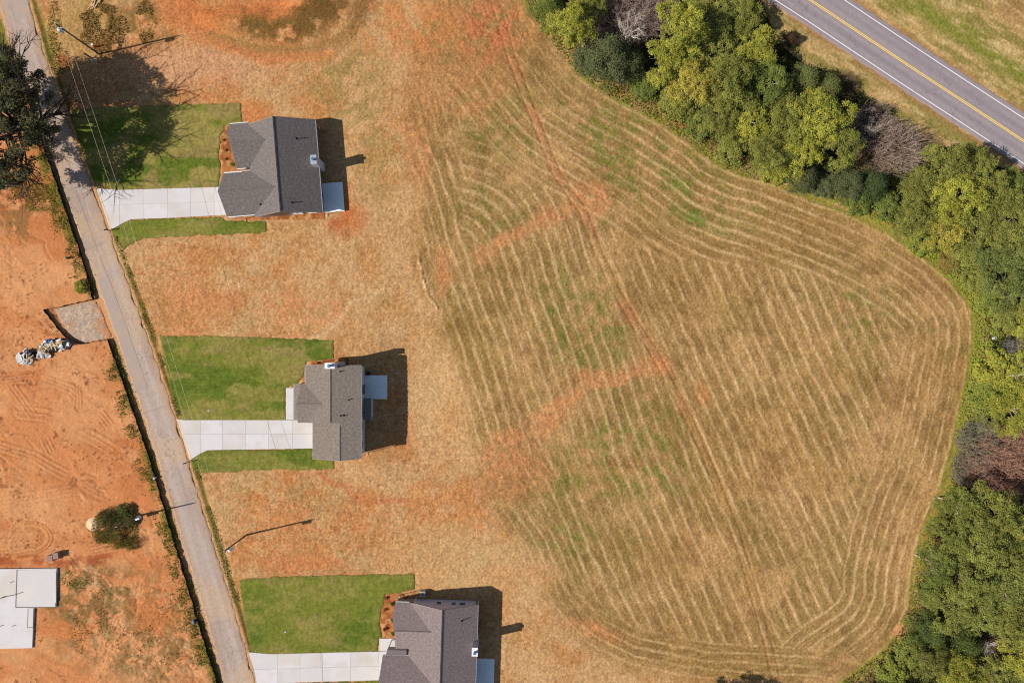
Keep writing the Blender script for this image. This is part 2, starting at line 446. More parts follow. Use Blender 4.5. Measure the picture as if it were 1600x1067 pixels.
# clay showing through: wheel tracks and washed patches
clay = np.zeros(X.shape, np.float32)
track_m = (1 - sstep(2, 16, track_d + 10 * (n_sm - 0.5))) * (0.10 + 0.90 * sstep(0.38, 0.66, n_mid)) * (1 - 0.72 * sstep(560, 700, Y)) * (0.6 + 0.4 * streak)
F = mixc(F, S(188, 124, 82), 0.70 * track_m)
rut = np.exp(-((track_d - 6) / 1.8) ** 2)
F = mixc(F, S(166, 90, 54), 0.5 * rut * sstep(0.46, 0.62, n_sm) * sstep(0.40, 0.6, n_mid) * (1 - 0.5 * sstep(560, 700, Y)))
for b in ((922, 312, 30, 26, 0), (866, 336, 40, 13, -22), (800, 370, 34, 10, -30), (760, 402, 20, 15, 0), (745, 120, 60, 60, 30), (780, 35, 60, 45, 30), (800, 696, 62, 26, -28), (775, 745, 84, 46, -18), (850, 660, 50, 18, -32), (870, 632, 46, 12, -30), (940, 592, 55, 15, -12), (1012, 572, 36, 16, -10), (1100, 610, 10, 22, -10), (690, 770, 60, 24, 0), (840, 900, 26, 18, 20), (820, 960, 60, 26, 40), (650, 130, 60, 60, 0), (652, 230, 22, 100, 0), (690, 420, 12, 40, 0), (920, 985, 60, 14, 12), (700, 60, 90, 50, 0)):
    clay = np.maximum(clay, blob(*b, soft=0.45))
clay = clay * sstep(0.22, 0.70, 0.6 * n_sm + 0.4 * streak) * (1 - 0.4 * row)
clay = clay * (1 - 0.45 * (1 - sstep(120, 260, Y)))
F = mixc(F, S(206, 138, 88), 0.90 * clay)
F = mixc(F, S(224, 160, 106), 0.5 * clay * sstep(0.55, 0.7, n_fine))
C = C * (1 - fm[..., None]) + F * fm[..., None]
# bright uncut fringe at the tree line
fr = sstep(-30, 2, s_edge) * (1 - sstep(2, 14 , s_edge + 6 * (n_sm - 0.5)))
C = mixc(C, S(140, 140, 48), 0.75 * fr * sstep(0.35, 0.55, n_sm + 0.15 * sstep(1300, 1500, X)))
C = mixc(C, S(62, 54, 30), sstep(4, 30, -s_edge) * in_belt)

# ---- yard details
yard = (~west) & (X < 720)
def paint(col, m, k=1.0):
    global C
    C = mixc(C, col, np.clip(m * k, 0, 1))
paint(S(214, 160, 118), blob(300, 105, 120, 28, -2) , 0.8)
paint(S(208, 134, 80), blob(520, 30, 210, 55, 4) * sstep(0.34, 0.64, n_sm), 0.75)
paint(S(208, 126, 72), blob(300, 28, 60, 26, 20) + blob(420, 16, 90, 18), 0.85)
paint(S(112, 88, 42), blob(430, 45, 75, 17, 6) * sstep(0.36, 0.55, n_sm), 0.9)
paint(S(104, 82, 40), blob(505, 22, 45, 26, -20) * sstep(0.34, 0.5, n_sm), 0.9)
paint(S(124, 98, 46), blob(160, 45, 42, 40, 20) * sstep(0.32, 0.52, n_sm), 0.9)
paint(S(126, 98, 48), blob(225, 35, 22, 40, -35) * sstep(0.36, 0.52, n_sm), 0.8)
paint(S(160, 118, 66), stroke([(330, 60), (400, 76), (480, 80), (545, 58), (562, 30), (566, 0)], 9), 0.7)
paint(S(208, 134, 82), stroke([(260, 10), (310, 62), (420, 92), (520, 86)], 8), 0.8)
paint(S(188, 152, 92), blob(120, 45, 42, 60, 20), 0.75)
paint(S(132, 126, 52), stroke([(58, 20), (78, 90), (100, 130)], 10) * sstep(0.34, 0.55, n_sm), 0.9)
paint(S(208, 136, 82), blob(400, 175, 30, 22, 0) , 0.9)
paint(S(202, 110, 66), blob(152, 74, 8, 5) + blob(104, 96, 8, 8), 0.9)
paint(S(212, 146, 96), blob(300, 480, 60, 40, 0) * 0.6 + blob(470, 490, 70, 30, 0) * 0.7 + blob(260, 460, 60, 26) * 0.6, 0.8 * sstep(0.34, 0.66, n_sm))
paint(S(218, 180, 134), stroke([(548, 470), (530, 500), (505, 522), (485, 530)], 3.2, 0.7) + stroke([(548, 470), (575, 462), (600, 452)], 2.0, 0.8), 0.65)
paint(S(206, 134, 84), stroke([(300, 470), (380, 470), (470, 480), (540, 478)], 12, 0.8) * sstep(0.42, 0.68, n_sm), 0.55)
paint(S(200, 124, 78), stroke([(498, 738), (510, 752), (540, 762), (560, 782), (585, 786), (640, 786)], 4.5, 0.7), 0.75)
paint(S(208, 134, 84), blob(470, 810, 20, 80, 8) * sstep(0.44, 0.58, n_sm) + blob(475, 885, 60, 16), 0.75)
paint(S(212, 172, 120), blob(670, 620, 28, 100, 0) + blob(600, 745, 60, 22) + blob(820, 900, 40, 60, 20) * 0.5, 0.6)
paint(S(208, 174, 120), blob(690, 880, 100, 60), 0.5)
paint(S(196, 118, 70), blob(530, 320, 20, 50) * sstep(0.4, 0.55, n_sm) + blob(548, 345, 24, 30), 0.7)
paint(S(150, 128, 66), blob(545, 130, 60, 55) * sstep(0.36, 0.55, n_sm) + blob(590, 250, 40, 80) * sstep(0.42, 0.6, n_sm) * 0.8, 0.6)
gouge = blob(770, 40, 42, 44, 30, 0.6)
gr_r = np.abs(fbm(X * 0.9 - Y * 0.6, X * 0.3 + Y * 0.5, 9, 3, 62) - 0.5)
paint(S(202, 124, 80), gouge * sstep(0.36, 0.6, n_sm), 0.8)
paint(S(160, 88, 56), gouge * (1 - sstep(0.0, 0.05, gr_r)), 0.7)
paint(S(216, 154, 104), blob(1408, 987, 11, 9, -40, 0.3), 0.9)
# erosion scratches in the yards
rid = np.abs(fbm(X * 0.55 + Y * 0.12, Y, 16, 4, 61) - 0.5)
paint(S(150, 88, 52), (1 - sstep(0.0, 0.022, rid)) * yard * sstep(0.48, 0.62, n_big), 0.6)
# pale rubble line at the field's west corner
rub = stroke([(656, 396), (655, 415), (662, 440), (670, 462), (684, 480)], 2.6, 0.5, 0.25)
paint(S(232, 208, 160), rub * sstep(0.48, 0.62, n_fine), 0.45)

# ---- west lot: bare red clay
W = np.empty_like(C); W[:] = S(214, 140, 88)
W = mixc(W, S(200, 120, 70), 0.6 * sstep(0.44, 0.70, fbm(X, Y, 75, 4, 71)))
W = mixc(W, S(222, 156, 104), 0.8 * sstep(0.46, 0.64, fbm(X * 0.7, Y * 1.3, 45, 4, 72)))
fu = (X * 0.86 + Y * 0.51) + 30 * (n_big - 0.5); fv = (-X * 0.51 + Y * 0.86) + 46 * (fbm(X, Y, 60, 3, 80) - 0.5)
ridw = np.abs(fbm(fu * 0.28, fv, 26, 4, 73) - 0.5)
rill = (1 - sstep(0.0, 0.028, ridw)) * sstep(0.38, 0.56, fbm(X, Y, 70, 2, 81))
W = mixc(W, S(224, 164, 114), 0.6 * rill)
ridw2 = np.abs(fbm(fu * 0.3, fv + 2.2, 26, 4, 73) - 0.5)
W = mixc(W, S(152, 82, 48), 0.6 * (1 - sstep(0.0, 0.016, ridw2)) * sstep(0.40, 0.6, fbm(X, Y, 50, 2, 75)))
W = mixc(W, S(140, 84, 52), 0.6 * sstep(0.64, 0.76, fbm(X, Y, 9, 4, 76)) * sstep(0.48, 0.62, n_big))
swirl = np.zeros(X.shape, np.float32); swirl_d = np.zeros(X.shape, np.float32)
for pts_, sep in (([(-20, 690), (50, 712), (120, 752), (190, 786)], 7), ([(-20, 640), (70, 648), (150, 686), (214, 726)], 9), ([(10, 590), (52, 650), (84, 716), (150, 770)], 6), ([(60, 590), (110, 606), (160, 650), (196, 700)], 6), ([(-20, 790), (80, 772), (160, 758)], 7), ([(-20, 440), (60, 420), (112, 380), (100, 340)], 8), ([(-20, 600), (60, 590), (130, 572)], 6), ([(110, 560), (122, 600), (118, 650)], 5), ([(-20, 866), (50, 858), (120, 862), (190, 852), (240, 866)], 5), ([(120, 890), (160, 905), (190, 940), (180, 985)], 6)):
    dd, tt = seg_dist_t(X + 8 * (n_mid - .5), Y + 8 * (n_mid - .5), pts_)
    Lp = float(tt.max()); brk = sstep(0.34, 0.56, vnoise(tt / 22, tt * 0 + sep, 19)) * sstep(1, 22, tt) * (1 - sstep(Lp - 22, Lp - 1, tt))
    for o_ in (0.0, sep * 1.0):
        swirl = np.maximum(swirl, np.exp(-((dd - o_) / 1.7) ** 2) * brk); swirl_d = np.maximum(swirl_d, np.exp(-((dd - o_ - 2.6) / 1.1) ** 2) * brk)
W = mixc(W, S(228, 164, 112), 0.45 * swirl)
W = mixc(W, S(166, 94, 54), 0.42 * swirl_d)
W = mixc(W, S(228, 164, 112), 0.55 * sstep(0.52, 0.66, fbm(X, Y, 85, 3, 86)))
peb = sstep(0.78, 0.86, vnoise(X / 3.0, Y / 3.0, 87)) * sstep(0.5, 0.62, fbm(X, Y, 40, 2, 88))
W = mixc(W, S(120, 70, 44), 0.7 * peb)
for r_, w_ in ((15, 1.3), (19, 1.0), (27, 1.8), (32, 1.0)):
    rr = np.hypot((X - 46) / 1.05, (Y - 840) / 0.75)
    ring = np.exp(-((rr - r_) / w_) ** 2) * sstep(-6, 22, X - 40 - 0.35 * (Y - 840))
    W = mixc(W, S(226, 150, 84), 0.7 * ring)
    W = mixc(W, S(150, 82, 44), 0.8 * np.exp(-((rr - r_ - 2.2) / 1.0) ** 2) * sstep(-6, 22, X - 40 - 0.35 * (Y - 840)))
scrub = np.clip(blob(215, 985, 130, 80, 10) * 0.9 + blob(150, 930, 70, 40) * 0.8 + blob(120, 900, 40, 22) * 0.6, 0, 1)
W = mixc(W, S(140, 106, 62), 0.85 * scrub * sstep(0.40, 0.56, n_sm))
W = mixc(W, S(204, 164, 116), 0.7 * scrub * sstep(0.55, 0.68, fbm(X, Y, 8, 3, 78)))
W = mixc(W, S(122, 104, 56), 0.5 * scrub * sstep(0.54, 0.66, fbm(X, Y, 20, 3, 79)))
W = mixc(W, S(216, 132, 78), blob(235, 960, 36, 26) * 0.6 + blob(100, 985, 36, 14) * 0.7)
W = mixc(W, S(150, 108, 62), 0.8 * blob(30, 340, 34, 30) * sstep(0.42, 0.55, n_sm))
W = mixc(W, S(150, 92, 56), 0.9 * blob(30, 300, 70, 26) * sstep(0.38, 0.55, n_sm))
W = mixc(W, S(168, 84, 46), 0.8 * stroke([(0, 878), (60, 876), (120, 880), (170, 872)], 8) * sstep(0.36, 0.55, n_sm))
wedge = lane_d - LANE_HALF
W = mixc(W, S(128, 116, 46), 0.9 * (1 - sstep(16, 30, wedge + 22 * (n_mid - 0.5))) * sstep(0.43, 0.56, n_mid + 0.3 * (n_sm - 0.5)))
W = mixc(W, S(132, 126, 48), (1 - sstep(0, 60, Y - 60)) * (1 - sstep(30, 60, wedge)))
m_w = np.where(west, 1.0, 0.0)
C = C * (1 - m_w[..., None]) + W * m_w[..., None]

# lane shoulders: washed clay then a rank grass ditch on the east side
sh = (1 - sstep(2.0, 5.5, wedge + 5 * (n_sm - 0.5)))
paint(S(218, 166, 116), sh, 0.9)
dit = np.exp(-((wedge - 9 - 5 * (n_mid - 0.5)) / 4.0) ** 2) * (~west) * sstep(0.28, 0.5, n_mid)
paint(S(116, 106, 48), dit, 0.85)

# highway verges
hv = hwy_d - 37
VG = np.empty_like(C); VG[:] = S(196, 160, 104)
hu = X * 0.836 + Y * 0.549; hvv = -X * 0.549 + Y * 0.836
VG = mixc(VG, S(154, 136, 74), sstep(0.42, 0.6, fbm(hu * 0.22, hvv, 14, 4, 91)))
VG = mixc(VG, S(134, 134, 56), np.where(north_hwy, np.exp(-((hv - 52 - 30 * (n_big - 0.5)) / 20) ** 2), 0) * 0.9)
VG = mixc(VG, S(164, 124, 76), np.where(north_hwy, sstep(95, 130, hv), 0) * 0.8)
VG = mixc(VG, S(176, 130, 84), np.exp(-(hv / 7) ** 2) * 0.8)
VG = mixc(VG, S(216, 184, 128), 0.6 * sstep(0.52, 0.68, fbm(hu * 0.3, hvv, 9, 4, 92)))
vm = np.where(north_hwy, 1.0, (hwy_d < 110) & (~in_belt) & (X > 1120)) * 1.0
vm = np.where((X < 700) | (Y > hwy_y + 140), 0, vm)
C = C * (1 - vm[..., None]) + VG * vm[..., None]

# fine grain everywhere: clods, stems, stones
gr_k = 1 - 0.55 * m_w * (1 - scrub)
C *= (1 + gr_k * 0.40 * (n_fine - 0.5))[..., None] * (1 + gr_k * 0.56 * (grain - 0.5))[..., None]

# ---- relief
Z = terrain(X, Y)
open_m = 1.0
rel = gr_k * (0.03 * (n_fine - 0.5) + 0.03 * (grain2 - 0.5) + 0.10 * (grain - 0.5)) + 0.10 * (n_sm - 0.5)
rel = rel + fm * (0.075 * row + 0.05 * (streak - 0.5))
rel = rel - 0.10 * rut * fm + 0.25 * rub * grain2 - 0.10 * gouge * (1 - sstep(0.0, 0.06, gr_r))
rel = rel + m_w * (0.45 * (fbm(fu * 0.4, fv, 40, 4, 83) - 0.5) - 0.12 * rill + 0.06 * swirl - 0.05 * swirl_d + 0.08 * peb)
bank = blob(430, 45, 95, 26, 6) + blob(510, 20, 60, 40, -20)
rel = rel + 1.1 * np.clip(bank, 0, 1) * sstep(80, 20, Y)
flat = np.ones(X.shape, np.float32)
for p in list(LAWNS.values()) + list(BEDS.values()) + [GRAVEL]:
    flat = np.minimum(flat, sstep(0, 8, sdf(X, Y, p)))
flat = np.minimum(flat, sstep(0, 14, wedge))
flat = np.minimum(flat, sstep(0, 14, hwy_d - 37))
BUILT = [[(345, 180), (545, 180), (545, 345), (345, 345)], [(445, 565), (610, 565), (610, 725), (445, 725)], [(590, 915), (780, 915), (780, 1140), (590, 1140)], [(-100, 880), (97, 880), (97, 1020), (-100, 1020)],
         [(140, 290), (360, 288), (360, 345), (165, 365)], [(270, 650), (500, 650), (500, 712), (290, 724)], [(380, 1010), (620, 990), (620, 1100), (395, 1100)]]
for p in BUILT: flat = np.minimum(flat, sstep(-2, 10, sdf(X, Y, p)))
Z = Z + (rel + 0.03) * flat - 0.05 * (1 - flat)
Z = Z - 0.22 * dit * sstep(2, 8, wedge)
nx, ny = len(XS), len(YS)
V = np.empty((ny * nx, 3), np.float32)
V[:, 0] = ((X - 800) / PXM).ravel(); V[:, 1] = ((533.5 - Y) / PXM).ravel(); V[:, 2] = Z.ravel()
idx = np.arange(ny * nx, dtype=np.int32).reshape(ny, nx)
Fq = np.stack([idx[1:, :-1], idx[1:, 1:], idx[:-1, 1:], idx[:-1, :-1]], -1).reshape(-1, 4)
M_ground = mat('ground', rough=0.95, spec=0.05, noise=0.16, nscale=7.0, bump=0.35, bscale=9.0, attr='tone')
ground = obj('ground', quad_mesh('ground', V, Fq, C.reshape(-1, 3), smooth=True), M_ground)
tag(ground, 'mown hay field, straw-covered yards and bare red clay', kind='structure')

# ------------------------------------------------------------------ sheets laid on the ground
def sheet(name, poly, z, colour_fn, material, relief=0.03, ragged=5.0, smooth=True, step=1.6, label=None, skirt=True):
    xs = np.arange(min(p[0] for p in poly) - 4, max(p[0] for p in poly) + 4, step)
    ys = np.arange(min(p[1] for p in poly) - 4, max(p[1] for p in poly) + 4, step)
    x, y = np.meshgrid(xs, ys)
    d = sdf(x + ragged * (fbm(x, y, 10, 3, 5) - 0.5), y + ragged * (fbm(x, y, 10, 3, 6) - 0.5), poly)
    keep = d < 0.3
    cell = keep[:-1, :-1] & keep[1:, :-1] & keep[:-1, 1:] & keep[1:, 1:]
    zz = z + relief * (fbm(x, y, 5, 2, 9) - 0.5) * 2 + terrain(x, y)
    zz = zz - (0.10 if skirt else 0.0) * sstep(-2.2, 0.0, d)
    c = colour_fn(x, y, d)
    n, m = x.shape
    id_ = np.arange(n * m).reshape(n, m)
    f = np.stack([id_[1:, :-1], id_[1:, 1:], id_[:-1, 1:], id_[:-1, :-1]], -1)[cell]
    used, inv = np.unique(f.ravel(), return_inverse=True)
    Vv = np.stack([(x.ravel() - 800) / PXM, (533.5 - y.ravel()) / PXM, zz.ravel()], -1)[used]
    o = obj(name, quad_mesh(name, Vv, inv.reshape(-1, 4), c.reshape(-1, 3)[used], smooth=smooth), material)
    return tag(o, label, kind='structure')

M_sheet = mat('turf', rough=0.95, spec=0.05, noise=0.2, nscale=9.0, bump=0.3, bscale=14.0, attr='tone')
def lawn_col(dry, seedy):
    def f(x, y, d):
        c = np.empty(x.shape + (3,)); c[:] = S(122, 127, 50)
        c = mixc(c, S(100, 116, 40), sstep(0.45, 0.62, fbm(x * 0.5, y, 60, 3, seedy)))
        c = mixc(c, S(156, 142, 76), dry * sstep(0.44, 0.66, fbm(x * 0.6, y * 1.4, 34, 4, seedy + 1)))
        c = mixc(c, S(158, 136, 84), dry * 0.8 * sstep(0.60, 0.74, fbm(x * 0.6, y * 1.3, 30, 4, seedy + 2)))
        # rolls of sod, faintly of different greens
        strip = vnoise(np.floor(y / 5.2) * 7.3 + 0.5, np.floor(x / 16.0 + (np.floor(y / 5.2) % 2) * 0.5) * 3.1 + 0.5, seedy)
        c = c * (0.93 + 0.14 * strip)[..., None]
        seam = np.exp(-((np.mod(y, 5.2) - 2.6) / .7) ** 2) * sstep(.4, .6, fbm(x, y, 30, 2, seedy + 3)); c = mixc(c, S(150, 128, 66), 0.28 * seam)
        c = mixc(c, S(120, 100, 52), 0.5 * sstep(-3, 0, d))
        return c * (0.66 + 0.68 * fbm(x, y, 4, 3, seedy + 5))[..., None] * (0.8 + 0.4 * np.random.default_rng(seedy).random(x.shape))[..., None]
    return f
for k, (key, dry, lab) in enumerate((('a', 1.0, 'dry patched sod lawn in front of the upper house'), ('b', 0.5, 'narrow sod strip below the upper driveway'), ('c', 0.7, 'broad green sod lawn above the middle driveway'), ('d', 0.45, 'narrow green sod strip below the middle driveway'), ('e', 0.5, 'green sod lawn above the lower driveway'), ('f', 0.2, 'sod strip below the lower driveway'))):
    sheet('lawn', LAWNS[key], 0.06, lawn_col(dry, 100 + k * 9), M_sheet, label=lab)
def bed_col(x, y, d):
    c = np.empty(x.shape + (3,)); c[:] = S(186, 122, 72)
    c = mixc(c, S(160, 94, 52), sstep(0.45, 0.6, fbm(x, y, 8, 3, 201)))
    c = mixc(c, S(208, 152, 100), sstep(0.58, 0.7, fbm(x, y, 6, 3, 202)))
    return c * (0.8 + 0.4 * fbm(x, y, 4, 2, 203))[..., None]
for key, lab in (('a', 'pine straw bed before the upper house'), ('b', 'clay strip along the side wall of the upper house'), ('c', 'straw bed at the corner of the middle house'), ('d', 'rounded straw bed before the lower house')):
    sheet('mulch_bed', BEDS[key], 0.075, bed_col, M_sheet, relief=0.04, ragged=2.0, label=lab)
def gravel_col(x, y, d):
    c = np.empty(x.shape + (3,)); c[:] = S(200, 172, 146)
    c = mixc(c, S(202, 150, 104), 0.7 * sstep(0.48, 0.62, fbm(x, y, 22, 3, 211)))
    c = mixc(c, S(210, 134, 78), sstep(150, 166, x + 0.25 * (500 - y)) * 0.8)
    c = mixc(c, S(166, 150, 140), 0.5 * sstep(0.52, 0.7, fbm(x, y, 5, 2, 212)))
    return c * (0.72 + 0.56 * np.random.default_rng(3).random(x.shape))[..., None]
gp = sheet('gravel_pad', GRAVEL, 0.05, gravel_col, M_sheet, relief=0.05, ragged=3.0, label='grey gravel pad at the site entrance beside the lane')

# ---- roads
def offset_line(pts, off, ds=6.0, jitter=0.0, seed=1):
    P = np.array(pts, float)
    # smooth resample
    L = np.concatenate([[0], np.cumsum(np.hypot(*np.diff(P, axis=0).T))])
    t = np.arange(0, L[-1], ds)
    x = np.interp(t, L, P[:, 0]); y = np.interp(t, L, P[:, 1])
    w_ = max(3, int(45 / ds) * 2 + 1); hw = w_ // 2; k = np.ones(w_) / w_
    xs = np.convolve(np.pad(x, hw, mode='reflect', reflect_type='odd'), k, 'valid'); ys = np.convolve(np.pad(y, hw, mode='reflect', reflect_type='odd'), k, 'valid')
    dx = np.gradient(xs); dy = np.gradient(ys); n = np.hypot(dx, dy)
    o = off + (jitter * (vnoise(t / 9.0, t * 0, seed) - 0.5) * 2 if jitter else 0)
    return np.stack([xs - dy / n * o, ys + dx / n * o], -1), t
def strip(name, pts, o0, o1, z, material, parent=None, jitter=0.0, across=1, dash=None, zlow=None, ds=6.0):
    lines = []
    for i in range(across + 1):
        f = i / across
        j = jitter if i in (0, across) else 0
        l, t = offset_line(pts, o0 + (o1 - o0) * f, ds, j, 5 + i)
        lines.append(l)
    A = np.stack(lines, 1)                      # (n, across+1, 2)
    n, m, _ = A.shape
    zc = np.full((n, m), z)
    if zlow is not None: zc[:, 0] = zlow; zc[:, -1] = zlow
    Vv = np.stack([(A[..., 0] - 800) / PXM, (533.5 - A[..., 1]) / PXM, zc], -1).reshape(-1, 3)
    id_ = np.arange(n * m).reshape(n, m)
    f = np.stack([id_[:-1, :-1], id_[1:, :-1], id_[1:, 1:], id_[:-1, 1:]], -1).reshape(-1, 4)
    me = quad_mesh(name, Vv, f)
    o = obj(name, me, material, parent)
    return o
def worn_strip(name, pts, half, z, colour_fn, jitter, across, ds, zlow):
    """a road surface whose colour varies with the wheel paths, dust and cracks"""
    A = np.stack([offset_line(pts, -half + 2 * half * i / across, ds, jitter if i in (0, across) else 0, 5 + i)[0] for i in range(across + 1)], 1)
    n, m, _ = A.shape
    zc = np.full((n, m), z); zc[:, 0] = zlow; zc[:, -1] = zlow
    Vv = np.stack([(A[..., 0] - 800) / PXM, (533.5 - A[..., 1]) / PXM, zc], -1).reshape(-1, 3)
    id_ = np.arange(n * m).reshape(n, m); f = np.stack([id_[:-1, :-1], id_[1:, :-1], id_[1:, 1:], id_[:-1, 1:]], -1).reshape(-1, 4)
    off = np.broadcast_to(np.linspace(-half, half, m), (n, m)); al = np.broadcast_to((np.arange(n) * ds)[:, None], (n, m))
    c = colour_fn(A[..., 0], A[..., 1], off, al)
    return obj(name, quad_mesh(name, Vv, f, c.reshape(-1, 3)), mat(name + '_surface', rough=0.9, spec=0.15, noise=0.10, nscale=11.0, bump=0.1, bscale=30, attr='tone'))
def lane_col(x, y, off, al):
    c = np.empty(x.shape + (3,)); c[:] = S(190, 168, 153)
    c = mixc(c, S(202, 182, 168), 0.7 * np.maximum(np.exp(-((off - 10) / 4.5) ** 2), np.exp(-((off + 9) / 4.5) ** 2)))
    c = mixc(c, S(204, 164, 128), 0.8 * sstep(10, 23, np.abs(off) + 9 * (fbm(x, y, 26, 3, 401) - .5)))
    c = mixc(c, S(176, 152, 136), 0.6 * sstep(.45, .65, fbm(off * 2.2, al * .22, 26, 4, 402)))
    c = mixc(c, S(214, 178, 140), 0.45 * sstep(.52, .7, fbm(x, y, 60, 3, 403)))
    ck = np.abs(fbm(x, y, 30, 4, 404) - .5); c = mixc(c, S(132, 112, 100), 0.55 * (1 - sstep(.0, .012, ck)) * sstep(.45, .6, fbm(x, y, 90, 2, 405)))
    c = mixc(c, S(140, 122, 112), 0.5 * np.exp(-((np.mod(al + 30 * vnoise(al / 80, off * 0, 9), 71) - 2) / 1.2) ** 2) * (off > -14) * (vnoise(al / 71, al * 0, 8) > .6) * .6)
    return c * (.9 + .2 * np.random.default_rng(8).random(x.shape))[..., None]
def hwy_col(x, y, off, al):
    c = np.empty(x.shape + (3,)); c[:] = S(164, 151, 153)
    for o_ in (-22, -8, 8, 22): c = mixc(c, S(174, 162, 162), 0.5 * np.exp(-((off - o_) / 3.0) ** 2))
    for o_ in (-15, 15): c = mixc(c, S(150, 136, 139), 0.5 * np.exp(-((off - o_) / 3.5) ** 2))
    c = mixc(c, S(150, 136, 140), 0.5 * sstep(.45, .65, fbm(off * 2, al * .12, 30, 4, 411)))
    c = mixc(c, S(172, 150, 138), 0.6 * sstep(30, 37, np.abs(off)))
    ck = np.abs(fbm(x, y, 46, 4, 414) - .5); c = mixc(c, S(122, 110, 112), 0.5 * (1 - sstep(.0, .010, ck)) * sstep(.5, .62, fbm(x, y, 120, 2, 415)))
    return c * (.92 + .16 * np.random.default_rng(9).random(x.shape))[..., None]
def asphalt_mat(name, c, c2, scale, stain=None):
    m = mat(name, rough=0.9, spec=0.15, noise=0.14, nscale=14.0, color=c)
    nt = m.node_tree; b = nt.nodes['Principled BSDF']
    src = b.inputs['Base Color'].links[0].from_socket
    tc = nt.nodes.new('ShaderNodeTexCoord')
    nz = nt.nodes.new('ShaderNodeTexNoise'); nz.inputs['Scale'].default_value = scale; nz.inputs['Detail'].default_value = 6
    nt.links.new(tc.outputs['Object'], nz.inputs['Vector'])
    mr = nt.nodes.new('ShaderNodeMapRange'); mr.inputs['From Min'].default_value = 0.45; mr.inputs['From Max'].default_value = 0.7
    nt.links.new(nz.outputs['Fac'], mr.inputs['Value'])
    mx = nt.nodes.new('ShaderNodeMix'); mx.data_type = 'RGBA'
    nt.links.new(mr.outputs['Result'], mx.inputs['Factor']); nt.links.new(src, mx.inputs['A']); mx.inputs['B'].default_value = c2
    nt.links.new(mx.outputs['Result'], b.inputs['Base Color'])
    return m
M_lane = asphalt_mat('worn_lane', S4(192, 170, 155), S4(200, 166, 138), 0.35)
M_patch = asphalt_mat('patch_asphalt', S4(186, 166, 153), S4(198, 170, 148), 0.4)
M_hwy = asphalt_mat('highway_asphalt', S4(153, 139, 143), S4(143, 128, 133), 0.25)
M_white = mat('white_road_paint', S4(236, 232, 232, 0.75), 0.7, noise=0.12, nscale=3)
M_yellow = mat('yellow_road_paint', S4(246, 204, 90, .8), 0.7, noise=0.14, nscale=3)
M_seam = mat('tar_seam', S4(150, 128, 114), 0.8, noise=0.2, nscale=5)

lane = worn_strip('lane', LANE, LANE_HALF, 0.05, lane_col, 2.6, 24, 2.0, -0.01)
tag(lane, 'worn narrow asphalt lane past the houses', kind='structure')
# patches and seams sealed into the lane
def lane_cut(y0, y1):
    P = [(np.interp(y, [p[1] for p in LANE], [p[0] for p in LANE]), y) for y in np.arange(y0, y1, 8.0)]
    return P
strip('asphalt_patch', lane_cut(430, 612), 2, 20, 0.055, M_patch, lane)
strip('asphalt_patch', lane_cut(-40, 40), -21, -1, 0.055, M_patch, lane, jitter=1.5)
strip('seam', lane_cut(296, 440), 3, 3.6, 0.056, M_seam, lane, jitter=0.5)
strip('seam', lane_cut(430, 612), 1.5, 2.1, 0.058, M_seam, lane, jitter=0.3)

hwy = worn_strip('highway', HWY, 37, 0.05, hwy_col, 1.2, 37, 3.0, 0.0)
tag(hwy, 'two-lane highway beyond the tree belt', kind='structure')
strip('edge_line', HWY, -30.1, -28.9, 0.056, M_white, hwy)
strip('edge_line', HWY, 28.9, 30.1, 0.056, M_white, hwy)
strip('centre_line', HWY, -1.75, -0.65, 0.056, M_yellow, hwy)
strip('centre_line', HWY, 0.65, 1.75, 0.056, M_yellow, hwy)

# ---- concrete
M_conc = asphalt_mat('new_concrete', S4(230, 224, 222, 0.60), S4(222, 206, 190, 0.60), 0.22)
M_conc2 = asphalt_mat('brushed_concrete', S4(224, 217, 214, 0.60), S4(232, 222, 212, 0.60), 0.3)
for m_ in (M_conc, M_conc2):
    for n_ in m_.node_tree.nodes:
        if n_.type == 'MAP_RANGE' and abs(n_.inputs['To Min'].default_value - 0.86) < .01: n_.inputs['To Min'].default_value = .95; n_.inputs['To Max'].default_value = 1.05
CONC = [M_conc, M_conc2] + [asphalt_mat('cured_concrete', S4(*c_, 0.6), S4(*d_, 0.6), sc_) for c_, d_, sc_ in (((225, 218, 214), (216, 203, 190), .35), ((232, 226, 224), (222, 211, 202), .5), ((228, 220, 215), (219, 206, 194), .28))]
M_joint = mat('joint', S4(176, 164, 154), 0.95)
M_apron = mat('stained_concrete', S4(228, 206, 176, 0.66), 0.9, noise=0.12, nscale=0.8)
def gpoly(pts): return [tuple(G(*p)[:2]) for p in pts]
def inset(poly, d):
    P = [Vector((p[0], p[1])) for p in poly]
    ar = sum(P[i].x * P[(i + 1) % len(P)].y - P[(i + 1) % len(P)].x * P[i].y for i in range(len(P)))
    if ar < 0: P = P[::-1]
    out = []
    for i in range(len(P)):
        a_, b_, c_ = P[i - 1], P[i], P[(i + 1) % len(P)]
        e1 = (b_ - a_).normalized(); e2 = (c_ - b_).normalized()
        n1 = Vector((-e1.y, e1.x)); n2 = Vector((-e2.y, e2.x))
        k = (n1 + n2); k = k / max(0.3, k.dot(n1)) if k.length > 1e-6 else n1
        out.append(tuple(b_ + k * d))
    return out
def driveway(label, outline, slabs, apron):
    base = MB().prism(gpoly(outline), -0.10, 0.035).build('driveway', M_joint)
    tag(base, label, kind='structure')
    for i, s in enumerate(slabs):
        MB().prism(inset(gpoly(s), 0.014), -0.05, 0.075 + 0.004 * ((i * 7) % 3)).build('slab', M_apron if i < apron else CONC[(i * 7 + len(label)) % 5], base)
